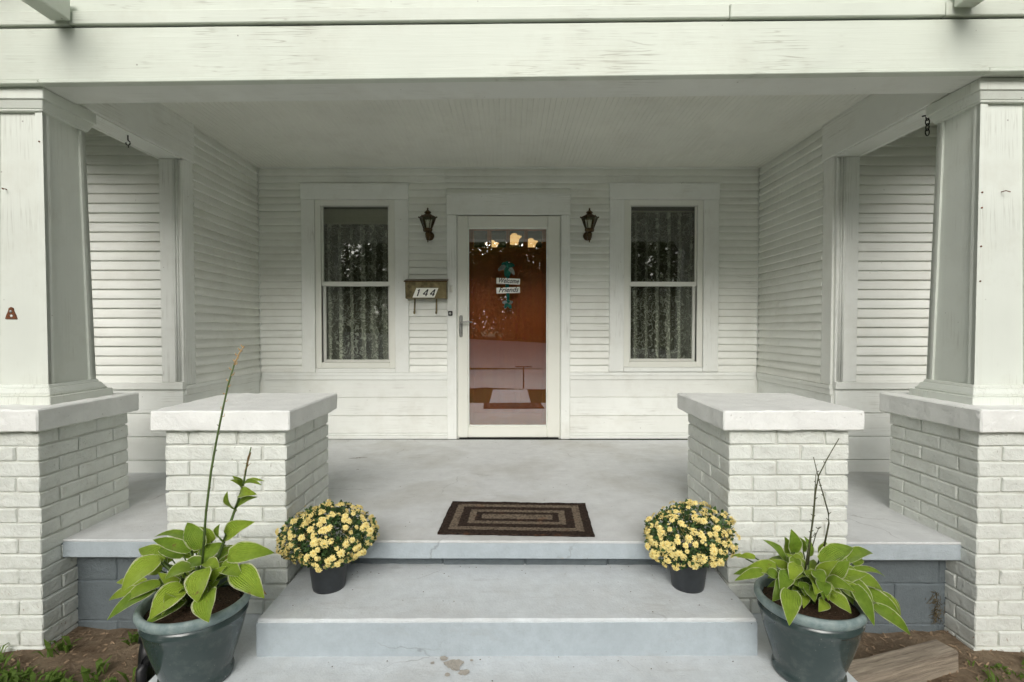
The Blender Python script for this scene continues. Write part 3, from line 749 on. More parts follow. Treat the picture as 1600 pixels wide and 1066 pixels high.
# side walls of the recess
for sg, X in ((-1, SIDE_L), (1, SIDE_R)):
    sx = X + sg * 0.016
    bm = bmesh.new(); bbox(bm, min(sx, sx + sg * 0.1), max(sx, sx + sg * 0.1), FRONT + 0.03, SH + 0.12, -0.02, 2.455)
    for v in bm.verts: v.co -= HB
    sw = link('side_wall', me_of(bm), 'siding', hs_)
    siding(sw, (sx, 3.690), (sx, SH - 0.012), (-sg, 0), Z0, Z1 + 0.010, PT)
    lower(sw, sx, None, 'x' if sg < 0 else '-x', ((FRONT + 0.02, SH - 0.02),))
    # corner board on the side face
    box('corner_board', 'paint_z', sw, min(X, sx), max(X, sx), 3.575, 3.686, 0.608, (2.176 if sg < 0 else 2.196), bev=0.002)
    # bead at the inner corner
    tube('corner_bead', 'paint_z', sw, [(X - sg * 0.002, SH - 0.010, 0.608), (X - sg * 0.002, SH - 0.010, 2.44)], 0.007, 8)
    # front wall beyond the recess
    bm = bmesh.new(); xa, xb = sorted((X + sg * 0.02, sg * 3.15)); bbox(bm, xa, xb, FRONT + 0.016, FRONT + 0.13, -0.3, 2.5)
    for v in bm.verts: v.co -= HB
    fwl = link('front_wall', me_of(bm), 'siding', hs_)
    xa, xb = sorted((sg * 2.408, sg * 3.14))
    siding(fwl, (xa, FRONT + 0.016), (xb, FRONT + 0.016), (0, -1), Z0 + 0.010, 2.39, 0.0655)
    zc = 2.163 if sg < 0 else 2.183
    xa, xb = sorted((sg * 2.312, sg * 2.405)); box('corner_board', 'paint_z', fwl, xa, xb, FRONT - 0.012, FRONT + 0.016, 0.632, zc, bev=0.002)
    for k in range(3):                       # reeded edge between the boards
        xk = sg * (2.306 - 0.0135 * k); yk = FRONT - 0.006 + 0.008 * k
        tube('corner_bead', 'paint_z', fwl, [(xk, yk, 0.632), (xk, yk, zc)], 0.0075, 8)
    box('corner_post', 'paint_z', fwl, *sorted((sg * 2.264, sg * 2.311)), FRONT + 0.005, FRONT + 0.05, 0.61, zc, bev=0.004)
    for z0, z1, pr_, nm in ((-0.10, 0.083, 0.010, 'wall_board'), (0.088, 0.246, 0.011, 'wall_board'), (0.251, 0.410, 0.010, 'wall_board'), (0.415, 0.580, 0.011, 'wall_board'), (0.581, 0.631, 0.030, 'rail')):
        xa, xb = sorted((sg * (2.268 if nm != 'rail' else 2.258), sg * 3.14))
        box(nm, 'paint_x', fwl, xa, xb, FRONT + 0.016 - pr_ - 0.006, FRONT + 0.018, z0, z1, bev=0.003)

# windows
def window(Wn, gx0, gx1, gz0, gz1, mz):
    x0, x1, z0, z1 = Wn
    fx0, fx1 = gx0 - 0.062, gx1 + 0.062
    y = WALL
    fr = bmesh.new()                        # vinyl frame, stepped
    for (e, ya, yb) in ((0.062, y + 0.006, y + 0.05), (0.034, y + 0.016, y + 0.07)):
        for q in ((gx0 - e, gx0 - 0.012, gz0 - e, gz1 + e), (gx1 + 0.012, gx1 + e, gz0 - e, gz1 + e), (gx0 - 0.012, gx1 + 0.012, gz1 + 0.012, gz1 + e), (gx0 - 0.012, gx1 + 0.012, gz0 - e, gz0 - 0.012)):
            k = 0.0 if e > 0.05 else 0.0
            bbox(fr, q[0], q[1], ya, yb, q[2], q[3], bev=0.0025)
    for v in fr.verts: v.co -= HB
    wn = link('window', me_of(fr), 'vinyl', hs_)
    e = 0.062
    c = 0.002
    box('casing', 'paint_z', wn, x0, gx0 - e - c, y - 0.012, y + 0.022, z0, gz1 + e, bev=0.003)
    box('casing', 'paint_z', wn, gx1 + e + c, x1, y - 0.012, y + 0.022, z0, gz1 + e, bev=0.003)
    box('head_casing', 'paint_x', wn, x0 - 0.003, x1 + 0.003, y - 0.014, y + 0.022, gz1 + e + c, z1 - 0.010, bev=0.003)
    box('drip_cap', 'paint_x', wn, x0 - 0.008, x1 + 0.008, y - 0.020, y + 0.022, z1 - 0.010, z1, bev=0.002)
    box('sill', 'paint_x', wn, gx0 - e, gx1 + e, y - 0.010, y + 0.05, z0, gz0 - e - c, bev=0.003) if gz0 - e - c - z0 > 0.01 else None
    # sashes: upper in the outer track, lower behind it
    def sash(za, zb, yy, side, bot, top):
        bm = bmesh.new()
        for q in ((gx0 - 0.012, gx0 + side, za, zb), (gx1 - side, gx1 + 0.012, za, zb), (gx0 + side, gx1 - side, za, za + bot), (gx0 + side, gx1 - side, zb - top, zb)):
            bbox(bm, q[0], q[1], yy, yy + 0.028, q[2], q[3], bev=0.002)
        for v in bm.verts: v.co -= HB
        link('sash', me_of(bm), 'vinyl', wn)
        box('pane', 'glass', wn, gx0 + side - 0.003, gx1 - side + 0.003, yy + 0.013, yy + 0.0155, za + bot - 0.003, zb - top + 0.003, bev=0)
    sash(mz - 0.004, gz1 + 0.012, y + 0.022, 0.004, 0.040, 0.004)
    sash(gz0 - 0.012, mz + 0.030, y + 0.052, 0.012, 0.022, 0.034)
    return wn
wnL = window(LW, -1.693, -1.100, 0.708, 2.096, 1.392)
wnR = window(RW, 1.092, 1.681, 0.716, 2.100, 1.392)

# door casing, storm door, red front door
dcs = box('door_casing', 'paint_z', hs_, DC[0], -0.482, WALL - 0.012, SH, 0.0, 2.022, bev=0.003, more=((0.459, DC[1], WALL - 0.012, SH, 0.0, 2.022),))
box('head_casing', 'paint_x', dcs, DC[0] - 0.003, DC[1] + 0.003, WALL - 0.014, SH, 2.024, 2.202, bev=0.003)
box('drip_cap', 'paint_x', dcs, DC[0] - 0.010, DC[1] + 0.010, WALL - 0.022, SH, 2.202, 2.214, bev=0.002)
box('jamb', 'paint_z', dcs, -0.481, -0.462, WALL + 0.01, WALL + 0.20, 0.0, 2.022, bev=0.002, more=((0.440, 0.458, WALL + 0.01, WALL + 0.20, 0.0, 2.022),))
box('threshold', 'black_metal', dcs, -0.462, 0.44, WALL - 0.005, WALL + 0.16, -0.002, 0.012, bev=0.002)
GX0, GX1, GZ0, GZ1 = -0.380, 0.337, 0.117, 1.909
y = WALL
std = box('storm_door', 'vinyl', hs_, -0.474, GX0, y - 0.006, y + 0.030, 0.014, 2.016, bev=0.006, more=((GX1, 0.4525, y - 0.006, y + 0.030, 0.014, 2.016),
          (GX0, GX1, y - 0.0045, y + 0.029, GZ1, 2.0155), (GX0, GX1, y - 0.0045, y + 0.029, 0.0145, GZ0)))
box('glass_bead', 'vinyl', std, GX0, GX0 + 0.010, y + 0.002, y + 0.02, GZ0, GZ1, bev=0.002, more=((GX1 - 0.010, GX1, y + 0.002, y + 0.02, GZ0, GZ1), (GX0 + 0.01, GX1 - 0.01, y + 0.002, y + 0.02, GZ1 - 0.010, GZ1), (GX0 + 0.01, GX1 - 0.01, y + 0.002, y + 0.02, GZ0, GZ0 + 0.010)))
box('pane', 'door_glass', std, GX0 + 0.004, GX1 - 0.004, y + 0.0125, y + 0.0165, GZ0 + 0.004, GZ1 - 0.004, bev=0)
hd = box('handle_plate', 'steel', std, -0.458, -0.428, y - 0.016, y - 0.005, 0.925, 1.122, bev=0.010)
tube('lever', 'steel', std, [(-0.443, y - 0.014, 1.055), (-0.443, y - 0.052, 1.055), (-0.42, y - 0.062, 1.057), (-0.375, y - 0.062, 1.066), (-0.338, y - 0.06, 1.056)], [0.009, 0.009, 0.008, 0.007, 0.005], 8)
lathe('lock_cylinder', 'steel', std, (-0.443, y - 0.016, 0.965), [(0.0001, 0.008), (0.009, 0.006), (0.009, -0.002)], 12, axis='Y')
# red door
yd = y + 0.115
fd = box('front_door', 'red_wood', hs_, -0.462, 0.44, yd + 0.012, yd + 0.040, 0.012, 1.70, bev=0.0)
def stile(nm, x0, x1, z0, z1): box(nm, 'red_wood', fd, x0, x1, yd - 0.004, yd + 0.042, z0, z1, bev=0.004)
stile('stile', -0.461, -0.334, 0.013, 2.018); stile('stile', 0.296, 0.439, 0.013, 2.018)
stile('rail', -0.3335, 0.2955, 1.690, 1.752); stile('rail', -0.3335, 0.2955, 1.905, 2.018); stile('rail', -0.3335, 0.2955, 0.013, 0.22)
stile('mullion', -0.123, -0.090, 0.2205, 1.6895); stile('mullion', 0.052, 0.086, 0.2205, 1.6895)
for xm in (-0.192, -0.020, 0.145): stile('muntin', xm - 0.020, xm + 0.020, 1.7525, 1.9045)
for a, b in ((-0.3335, -0.2125), (-0.1715, -0.0405), (0.0005, 0.1245), (0.1655, 0.2955)):
    box('pane', 'glass', fd, a, b, yd + 0.018, yd + 0.022, 1.7525, 1.9045, bev=0)
box('shelf', 'red_wood', fd, -0.40, 0.37, yd - 0.024, yd - 0.005, 1.700, 1.728, bev=0.004)

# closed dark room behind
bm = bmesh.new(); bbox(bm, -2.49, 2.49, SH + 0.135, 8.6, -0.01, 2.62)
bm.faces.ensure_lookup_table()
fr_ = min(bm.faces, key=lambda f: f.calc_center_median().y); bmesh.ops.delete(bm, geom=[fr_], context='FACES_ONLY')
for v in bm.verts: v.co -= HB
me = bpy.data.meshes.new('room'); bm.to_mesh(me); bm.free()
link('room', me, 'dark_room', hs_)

# curtains, blind
def curtain(x0, x1, z0, z1, yy, label, folds):
    bm = bmesh.new(); n = 90; m = 14; g = []
    ph = random.uniform(0, 6)
    for j in range(m + 1):
        z = z0 + (z1 - z0) * j / m; row = []
        for i in range(n + 1):
            u = i / n
            k = 1 + 0.25 * (1 - j / m)
            d = 0.021 * k * math.sin(u * folds * 2 * math.pi + ph + 1.3 * math.sin(u * 7)) + 0.006 * math.sin(u * folds * 5.3 + 2 * ph)
            row.append(bm.verts.new((x0 + (x1 - x0) * u, yy + d, z)))
        g.append(row)
    for j in range(m):
        for i in range(n): bm.faces.new((g[j][i], g[j][i + 1], g[j + 1][i + 1], g[j + 1][i]))
    o = link('lace_curtain', me_of(bm, 'lace_curtain', True), 'lace')
    return tag(o, label, 'curtain')
curtain(-1.73, -1.06, 0.66, 1.985, WALL + 0.135, 'lace curtain under a blind in the window by the mailbox', 6)
curtain(1.05, 1.72, 0.66, 2.075, WALL + 0.135, 'lace curtain filling the window without a blind', 7)
bl = thing('window_blind', (-1.396, WALL + 0.14, 1.96), 'cream roller blind at the top of the window by the mailbox', 'blind')
box('blind_cloth', 'blind', bl, -1.72, -1.07, WALL + 0.112, WALL + 0.115, 1.985, 2.10, bev=0)
box('hem_bar', 'blind', bl, -1.72, -1.07, WALL + 0.104, WALL + 0.118, 1.962, 1.986, bev=0.003)
box('pleat', 'blind', bl, -1.72, -1.07, WALL + 0.106, WALL + 0.112, 2.032, 2.046, bev=0.002)
rod = tube('curtain_rod', 'blind', None, [(1.04, WALL + 0.13, 2.085), (1.735, WALL + 0.13, 2.085)], 0.008, 8)
tag(rod, 'slim pale curtain rod above the lace curtain', 'rod')

# chandelier in the hall, seen through the door's top lights
cc = Vector((0.02, 6.45, 2.02))
cd = thing('chandelier', cc, 'lit chandelier with glowing glass shades seen through the door', 'chandelier')
lathe('hub', 'bronze', cd, cc + Vector((0, 0, -0.10)), [(0.0001, -0.05), (0.03, -0.02), (0.045, 0.02), (0.02, 0.08), (0.012, 0.62)], 12)
for k, (ax, ay) in enumerate(((-0.245, -0.02), (0.03, -0.24), (0.24, -0.04), (-0.27, 0.20), (-0.03, 0.25))):
    q = cc + Vector((ax, ay, 0.0))
    dz = (0.0, 0.045, 0.02, -0.03, -0.03)[k]
    tube('arm', 'bronze', cd, [cc + Vector((0, 0, -0.08)), cc + Vector((ax * .5, ay * .5, -0.14)), q + Vector((0, 0, -0.09 + dz)), q + Vector((0, 0, -0.05 + dz))], 0.009, 6)
    lathe('lamp_shade', 'lamp', cd, q + Vector((0, 0, dz)), [(0.022, -0.05), (0.050, -0.045), (0.052, -0.02), (0.062, 0.02), (0.092, 0.050), (0.088, 0.052), (0.045, 0.062), (0.025, 0.085), (0.0001, 0.09)], 16)

# ------------------------------------------------------------------ wall lanterns
def lantern(cx, pz, label):
    t_ = thing('wall_lantern', (cx, WALL, pz), label, 'lantern', 'carriage lanterns flanking the door')
    yb = WALL + 0.008; yl = WALL - 0.115
    lathe('back_plate', 'bronze', t_, (cx, yb, pz), [(0.040, 0.0), (0.040, 0.010), (0.034, 0.016), (0.030, 0.013), (0.018, 0.026), (0.0001, 0.028)], 20, axis='Y')
    tube('arm', 'bronze', t_, [(cx, yb - 0.02, pz), (cx, yb - 0.05, pz - 0.035), (cx, yb - 0.09, pz - 0.03), (cx, yl, pz - 0.005)], 0.008, 8)
    z = pz
    lathe('tail', 'bronze', t_, (cx, yl, z), [(0.0001, -0.078), (0.006, -0.070), (0.004, -0.062), (0.016, -0.050), (0.010, -0.040), (0.020, -0.02), (0.024, 0.0), (0.016, 0.014)], 14)
    lathe('cup', 'bronze', t_, (cx, yl, z), [(0.018, 0.012), (0.037, 0.018), (0.042, 0.032), (0.040, 0.044), (0.036, 0.046)], 6, smooth=False)
    lathe('glass_body', 'lantern_glass', t_, (cx, yl, z), [(0.036, 0.046), (0.070, 0.138)], 6, smooth=False)
    for k in range(6):
        a = 2 * math.pi * k / 6
        tube('rib', 'bronze', t_, [(cx + 0.037 * math.cos(a), yl + 0.037 * math.sin(a), z + 0.045), (cx + 0.072 * math.cos(a), yl + 0.072 * math.sin(a), z + 0.139)], 0.0035, 5)
    lathe('bulb_candle', 'plate', t_, (cx, yl, z), [(0.009, 0.04), (0.009, 0.085), (0.013, 0.10), (0.0001, 0.125)], 10)
    lathe('roof_cap', 'bronze', t_, (cx, yl, z), [(0.079, 0.137), (0.081, 0.143), (0.072, 0.147), (0.034, 0.166), (0.022, 0.176), (0.031, 0.182), (0.026, 0.192), (0.010, 0.204), (0.006, 0.212), (0.009, 0.219), (0.0001, 0.228)], 6, smooth=False)
    for k in range(6):
        a = 2 * math.pi * k / 6
        lathe('corner_finial', 'bronze', t_, (cx + 0.079 * math.cos(a), yl + 0.079 * math.sin(a), z + 0.143), [(0.005, -0.006), (0.006, 0.002), (0.0001, 0.010)], 6)
lantern(-0.722, 1.835, 'bronze carriage lantern above the brass mailbox')
lantern(0.697, 1.835, 'bronze carriage lantern on the wall away from the mailbox')

# ------------------------------------------------------------------ mailbox with number
mb = thing('mailbox', (-0.742, WALL, 1.266), 'brass wall mailbox with 144 on a white plate and two hooks', 'mailbox')
x0, x1 = -0.932, -0.556; ym = WALL - 0.105
bm = bmesh.new(); P = [(ym + 0.012, 1.268), (ym, 1.415), (WALL + 0.006, 1.436), (WALL + 0.006, 1.268)]
va = [bm.verts.new(Vector((x0 + 0.006, a, b)) - mb.location) for a, b in P]; vb = [bm.verts.new(Vector((x1 - 0.006, a, b)) - mb.location) for a, b in P]
bm.faces.new(va); bm.faces.new(vb[::-1])
for i in range(4): bm.faces.new((va[i], vb[i], vb[(i + 1) % 4], va[(i + 1) % 4]))
bmesh.ops.bevel(bm, geom=bm.edges[:], offset=0.003, segments=1, affect='EDGES')
link('box_body', me_of(bm), 'brass', mb)
bm = bmesh.new(); P = [(ym - 0.010, 1.412), (ym - 0.012, 1.424), (WALL + 0.006, 1.450), (WALL + 0.006, 1.439)]
va = [bm.verts.new(Vector((x0 - 0.002, a, b)) - mb.location) for a, b in P]; vb = [bm.verts.new(Vector((x1 + 0.002, a, b)) - mb.location) for a, b in P]
bm.faces.new(va); bm.faces.new(vb[::-1])
for i in range(4): bm.faces.new((va[i], vb[i], vb[(i + 1) % 4], va[(i + 1) % 4]))
link('lid', me_of(bm), 'bronze', mb)
bm = bmesh.new()
for q in ((-0.862, 1.276), (-0.668, 1.276), (-0.632, 1.360), (-0.826, 1.360)): bm.verts.new(Vector((q[0], 0, q[1])))
vs = bm.verts[:]; f = bm.faces.new(vs); r_ = bmesh.ops.extrude_face_region(bm, geom=[f])
for v in r_['geom']:
    if isinstance(v, bmesh.types.BMVert): v.co.y -= 0.003
for v in bm.verts: v.co = Vector((v.co.x, v.co.y + ym + 0.0105 - (v.co.z - 1.268) * 0.082, v.co.z)) - mb.location
npl = link('number_plate', me_of(bm), 'plate', mb)
def stroke_digit(strokes, xx):
    bm = bmesh.new(); hgt = 0.060
    def P(u, v): return Vector((u * 0.036 + (v - .5) * hgt * 0.36, 0, (v - .5) * hgt))
    for k, (u0, v0, u1, v1, w_) in enumerate(strokes):
        a, b = P(u0, v0), P(u1, v1); d = (b - a).normalized(); n_ = Vector((-d.z, 0, d.x)) * w_
        q = [a + n_, a - n_, b - n_, b + n_]
        f = bm.faces.new([bm.verts.new(v) for v in q]); e = bmesh.ops.extrude_face_region(bm, geom=[f])
        for v in e['geom']:
            if isinstance(v, bmesh.types.BMVert): v.co.y -= 0.0008 + 0.0002 * k
    for v in bm.verts:
        v.co += Vector((xx, 0, 1.3185)); v.co.y += ym + 0.0072 - (v.co.z - 1.268) * 0.082; v.co -= Vector(mb.location)
    link('digit', me_of(bm), 'ink', npl)
ONE = ((0, 0, 0, 1, .0052), (0.02, .98, -.28, .78, .0035))
FOUR = ((.34, 0, .34, 1, .0050), (-.50, .30, .62, .30, .0046), (-.46, .30, .34, .98, .0044))
for d_, xx in ((ONE, -0.808), (FOUR, -0.746), (FOUR, -0.684)): stroke_digit(d_, xx)
for xx in (-0.845, -0.652):
    tube('hook', 'brass', mb, [(xx, ym + 0.03, 1.27), (xx, ym + 0.02, 1.20), (xx, ym + 0.016, 1.15), (xx, ym + 0.002, 1.137), (xx, ym - 0.014, 1.150), (xx, ym - 0.010, 1.172)], [0.007, 0.008, 0.008, 0.008, 0.007, 0.006], 8)

# doorbell and key box on the casing
db = thing('doorbell', (-0.527, WALL - 0.012, 1.33), 'slim white doorbell on the door casing', 'doorbell')
box('body', 'vinyl', db, -0.541, -0.513, WALL - 0.024, WALL - 0.011, 1.328, 1.392, bev=0.004)
lathe('button', 'plate', db, (-0.527, WALL - 0.024, 1.368), [(0.0001, 0.003), (0.006, 0.002), (0.006, -0.002)], 12, axis='Y')
kb = thing('security_camera', (-0.536, WALL - 0.012, 1.11), 'small black square camera on the door casing', 'camera')
box('body', 'black_metal', kb, -0.556, -0.518, WALL - 0.034, WALL - 0.011, 1.118, 1.160, bev=0.004)
lathe('lens', 'steel', kb, (-0.537, WALL - 0.034, 1.138), [(0.012, 0.0), (0.012, 0.003), (0.009, 0.003), (0.009, 0.001), (0.0001, 0.001)], 14, axis='Y')

# ------------------------------------------------------------------ welcome sign with bow
ys = WALL - 0.004
ws = thing('welcome_sign', (-0.018, ys, 1.2), 'hanging white welcome sign with a teal bow on the red door', 'sign')
def ribbon(pts, wdt, mat, nm, rot=0):
    bm = bmesh.new(); prev = None; b = base(ws)
    for i, p in enumerate(pts):
        k = i / (len(pts) - 1); ww = wdt * (0.35 + 0.65 * math.sin(math.pi * min(1, 0.08 + k * 0.92)))
        n = Vector((pts[min(i + 1, len(pts) - 1)][0] - pts[max(i - 1, 0)][0], 0, pts[min(i + 1, len(pts) - 1)][2] - pts[max(i - 1, 0)][2])).normalized()
        s = Vector((-n.z, 0.25, n.x)) * ww / 2
        cur = (bm.verts.new(Vector(p) + s - b), bm.verts.new(Vector(p) - s - b))
        if prev: bm.faces.new((prev[0], prev[1], cur[1], cur[0]))
        prev = cur
    r = bmesh.ops.solidify(bm, geom=bm.faces[:], thickness=0.002)
    return link(nm, me_of(bm, nm, True), mat, ws)
bx, bz = -0.022, 1.555
for sg, dx, dz, mt in ((-1, 0.085, -0.028, 'ribbon_pale'), (1, 0.060, -0.068, 'ribbon_pale'), (-1, 0.055, 0.022, 'teal'), (1, 0.062, 0.012, 'teal'), (-1, 0.02, 0.045, 'teal'), (1, 0.018, -0.07, 'teal'), (-1, 0.02, -0.085, 'teal')):
    pts = [(bx + sg * dx * k, ys - 0.004 - 0.024 * math.sin(math.pi * k), bz + dz * k + 0.010 * math.sin(math.pi * k)) for k in [j / 7 for j in range(8)]]
    ribbon(pts, 0.042, mt, 'bow_loop')
ribbon([(bx + 0.004 * math.sin(j), ys + 0.004, bz - 0.035 * j) for j in range(11)], 0.034, 'teal', 'ribbon_tail')
lathe('knot', 'teal', ws, (bx, ys - 0.014, bz), [(0.0001, 0.016), (0.014, 0.008), (0.016, -0.006)], 12, axis='Y')
for sg, dx, dz in ((-1, 0.05, 0.01), (1, 0.045, 0.012), (-1, 0.03, -0.045), (1, 0.03, -0.05), (1, 0.005, 0.03)):
    pts = [(bx + 0.002 + sg * dx * k, ys - 0.002 - 0.016 * math.sin(math.pi * k), 1.232 + dz * k) for k in [j / 6 for j in range(7)]]
    ribbon(pts, 0.034, 'ribbon_pale' if abs(dx) > 0.04 else 'teal', 'bow_loop')
for (zc, tx, tilt) in ((1.428, 'Welcome', 0.045), (1.347, 'Friends', -0.035)):
    bm = bmesh.new(); bbox(bm, -0.106, 0.106, -0.005, 0.005, -0.026, 0.026, bev=0.002)
    o = link('sign_board', me_of(bm), 'plate', ws); o.location = Vector((-0.017, ys - 0.016, zc)) - ws.location; o.rotation_euler = (0, tilt, 0)
    me = text_mesh(tx, 0.060, 0.38, bold=0.0007); tx_o = link('lettering', me, 'ink', o); tx_o.location = (0, -0.0062, 0.002); tx_o.rotation_euler = (math.pi / 2, 0, 0)
    xs = [v.co.x for v in me.vertices]; k = 0.18 / (max(xs) - min(xs))
    for v in me.vertices: v.co.x *= k

# ------------------------------------------------------------------ door mat
bm = bmesh.new(); nx, ny = 60, 36; g = []
for j in range(ny + 1):
    row = []
    for i in range(nx + 1):
        x = (i / nx - .5) * MAT_W; yv = (j / ny - .5) * MAT_D
        ed = 0.004 * noise.noise(Vector((x * 25, yv * 25, 1)))
        if j in (0, ny): yv += ed
        if i in (0, nx): x += ed
        z = 0.010 + 0.0015 * noise.noise(Vector((x * 60, yv * 60, 2))) + (0.004 * noise.noise(Vector((x * 5, 0, 7))) if j > ny - 3 else 0)
        row.append(bm.verts.new((x, yv, z)))
    g.append(row)
for j in range(ny):
    for i in range(nx): bm.faces.new((g[j][i], g[j][i + 1], g[j + 1][i + 1], g[j + 1][i]))
r_ = bmesh.ops.extrude_edge_only(bm, edges=[e for e in bm.edges if e.is_boundary])
for v in r_['geom']:
    if isinstance(v, bmesh.types.BMVert): v.co.z = 0.0006
dm = link('doormat', me_of(bm), 'mat'); dm.location = (0.037, 2.676, 0.0005); dm.rotation_euler = (0, 0, -0.046)
tag(dm, 'rectangular doormat with concentric black and tan bands', 'doormat')

# ------------------------------------------------------------------ potted chrysanthemums
def flower_me(seed):
    rr = random.Random(seed); bm = bmesh.new()
    for ring, (n, r0, r1, up) in enumerate(((11, 0.003, 0.0185, 0.001), (8, 0.002, 0.0125, 0.006))):
        for k in range(n):
            a = 2 * math.pi * (k + rr.uniform(-.2, .2)) / n + ring * 0.3; wd = 0.0046 * rr.uniform(.85, 1.15); L = r1 * rr.uniform(.85, 1.1)
            d = Vector((math.cos(a), math.sin(a), 0)); s = Vector((-d.y, d.x, 0)) * wd
            z1 = up + rr.uniform(-.001, .002)
            vs = [bm.verts.new(d * r0 + Vector((0, 0, up + 0.002))), bm.verts.new(d * L * .6 + s + Vector((0, 0, z1 + .003))), bm.verts.new(d * L + Vector((0, 0, z1 - .001))), bm.verts.new(d * L * .6 - s + Vector((0, 0, z1 + .003)))]
            bm.faces.new(vs)
    me = bpy.data.meshes.new('flower')
    nf = len(bm.faces)
    vs = [bm.verts.new((0.0045 * math.cos(k * math.pi / 3), 0.0045 * math.sin(k * math.pi / 3), 0.009)) for k in range(6)]; f = bm.faces.new(vs); f.material_index = 1
    bm.to_mesh(me); bm.free(); me.materials.append(M['petal']); me.materials.append(M['disc'])
    return me
FM = [flower_me(k) for k in range(5)]
def mum(cx, cy, label, seed, cz=0.070, rx=0.194, rzu=0.138, rzd=0.120, ry=0.155):
    rr = random.Random(seed)
    t_ = thing('potted_chrysanthemum', (cx, cy, -0.15), label, 'potted plant', 'yellow chrysanthemums on the step')
    lathe('pot', 'pot_black', t_, (cx, cy, -0.15), [(0.064, 0.0), (0.068, 0.0), (0.071, 0.012), (0.084, 0.125), (0.088, 0.128), (0.088, 0.142), (0.082, 0.142), (0.080, 0.12)], 40)
    lathe('soil', 'soil', t_, (cx, cy, -0.15), [(0.0001, 0.125), (0.079, 0.122)], 24)
    b = Vector(t_.location); bm = bmesh.new()
    def surf(k, n, s=1.0, low=-0.82):
        z = 1 - (1 - low) * (k + .5) / n; a = k * 2.39996 + rr.uniform(-.25, .25); z = max(-.95, min(1, z + rr.uniform(-.05, .05)))
        r = math.sqrt(max(0, 1 - z * z))
        lump = 1 + 0.22 * noise.noise(Vector((r * math.cos(a) * 1.7, r * math.sin(a) * 1.7, z * 1.7 + seed * 1.37)))
        taper = 1.0 if z > -0.2 else 1.0 + (z + .2) * 0.45
        return Vector((rx * r * math.cos(a) * lump * s * taper, ry * r * math.sin(a) * lump * s * taper, (rzu if z > 0 else rzd) * z * lump * s)), Vector((r * math.cos(a) / rx, r * math.sin(a) / ry, z / rzu)).normalized()
    n_l = 1900
    for k in range(n_l):
        p, nn = surf(rr.randrange(400), 400, rr.choice((1.0, .97, .92, .85, .72, .55)))
        p = p + Vector((cx, cy, cz)) - b
        d = (nn + Vector((rr.uniform(-1, 1), rr.uniform(-1, 1), rr.uniform(-.6, .8))) * 0.9).normalized(); s = d.cross(Vector((rr.uniform(-1, 1), rr.uniform(-1, 1), rr.uniform(-1, 1)))).normalized()
        L = rr.uniform(.014, .026); wd = L * .36
        up = d.cross(s) * L * .12
        v = [bm.verts.new(p), bm.verts.new(p + d * L * .45 + s * wd + up), bm.verts.new(p + d * L - up), bm.verts.new(p + d * L * .45 - s * wd + up)]
        bm.faces.new(v)
    fo = link('foliage', me_of(bm), 'mum_leaf', t_); fo['kind'] = 'stuff'
    bm = bmesh.new()
    for k in range(26):
        a = rr.uniform(0, 6.28); r = rr.uniform(0, .06); p2, _ = surf(rr.randrange(300), 300, .85)
        tube_bm(bm, [Vector((r * math.cos(a), r * math.sin(a), 0.12)), (p2 + Vector((cx, cy, cz)) - b) * 0.6 + Vector((0, 0, .06)), p2 + Vector((cx, cy, cz)) - b], 0.0022, 5)
    link('stems', me_of(bm), 'stalk', t_)
    n = 298
    for k in range(n):
        p, nn = surf(k, n, rr.uniform(.98, 1.06), low=-0.62)
        o = link('flower', rr.choice(FM), None, t_); o.location = p + Vector((cx, cy, cz)) - b
        p = p * (rr.uniform(.93, 1.03) if rr.random() < .93 else 1.10); o.location = p + Vector((cx, cy, cz)) - b
        nn = (nn + Vector((rr.uniform(-.4, .4), rr.uniform(-.4, .4) - .15, rr.uniform(-.1, .5)))).normalized()
        o.rotation_mode = 'QUATERNION'; o.rotation_quaternion = nn.to_track_quat('Z', 'Y')
        s = rr.choice((.38, .6, .75, .85, .95, 1.0, 1.05)) * rr.uniform(.9, 1.08); o.scale = (s, s, s)
mum(-0.808, 2.262, 'yellow chrysanthemum in a black pot beside the hosta with the tall stalk', 11)
mum(0.795, 2.262, 'yellow chrysanthemum in a black pot beside the hosta with dark twigs', 23, cz=0.055, rx=0.184, rzu=0.152, rzd=0.112)

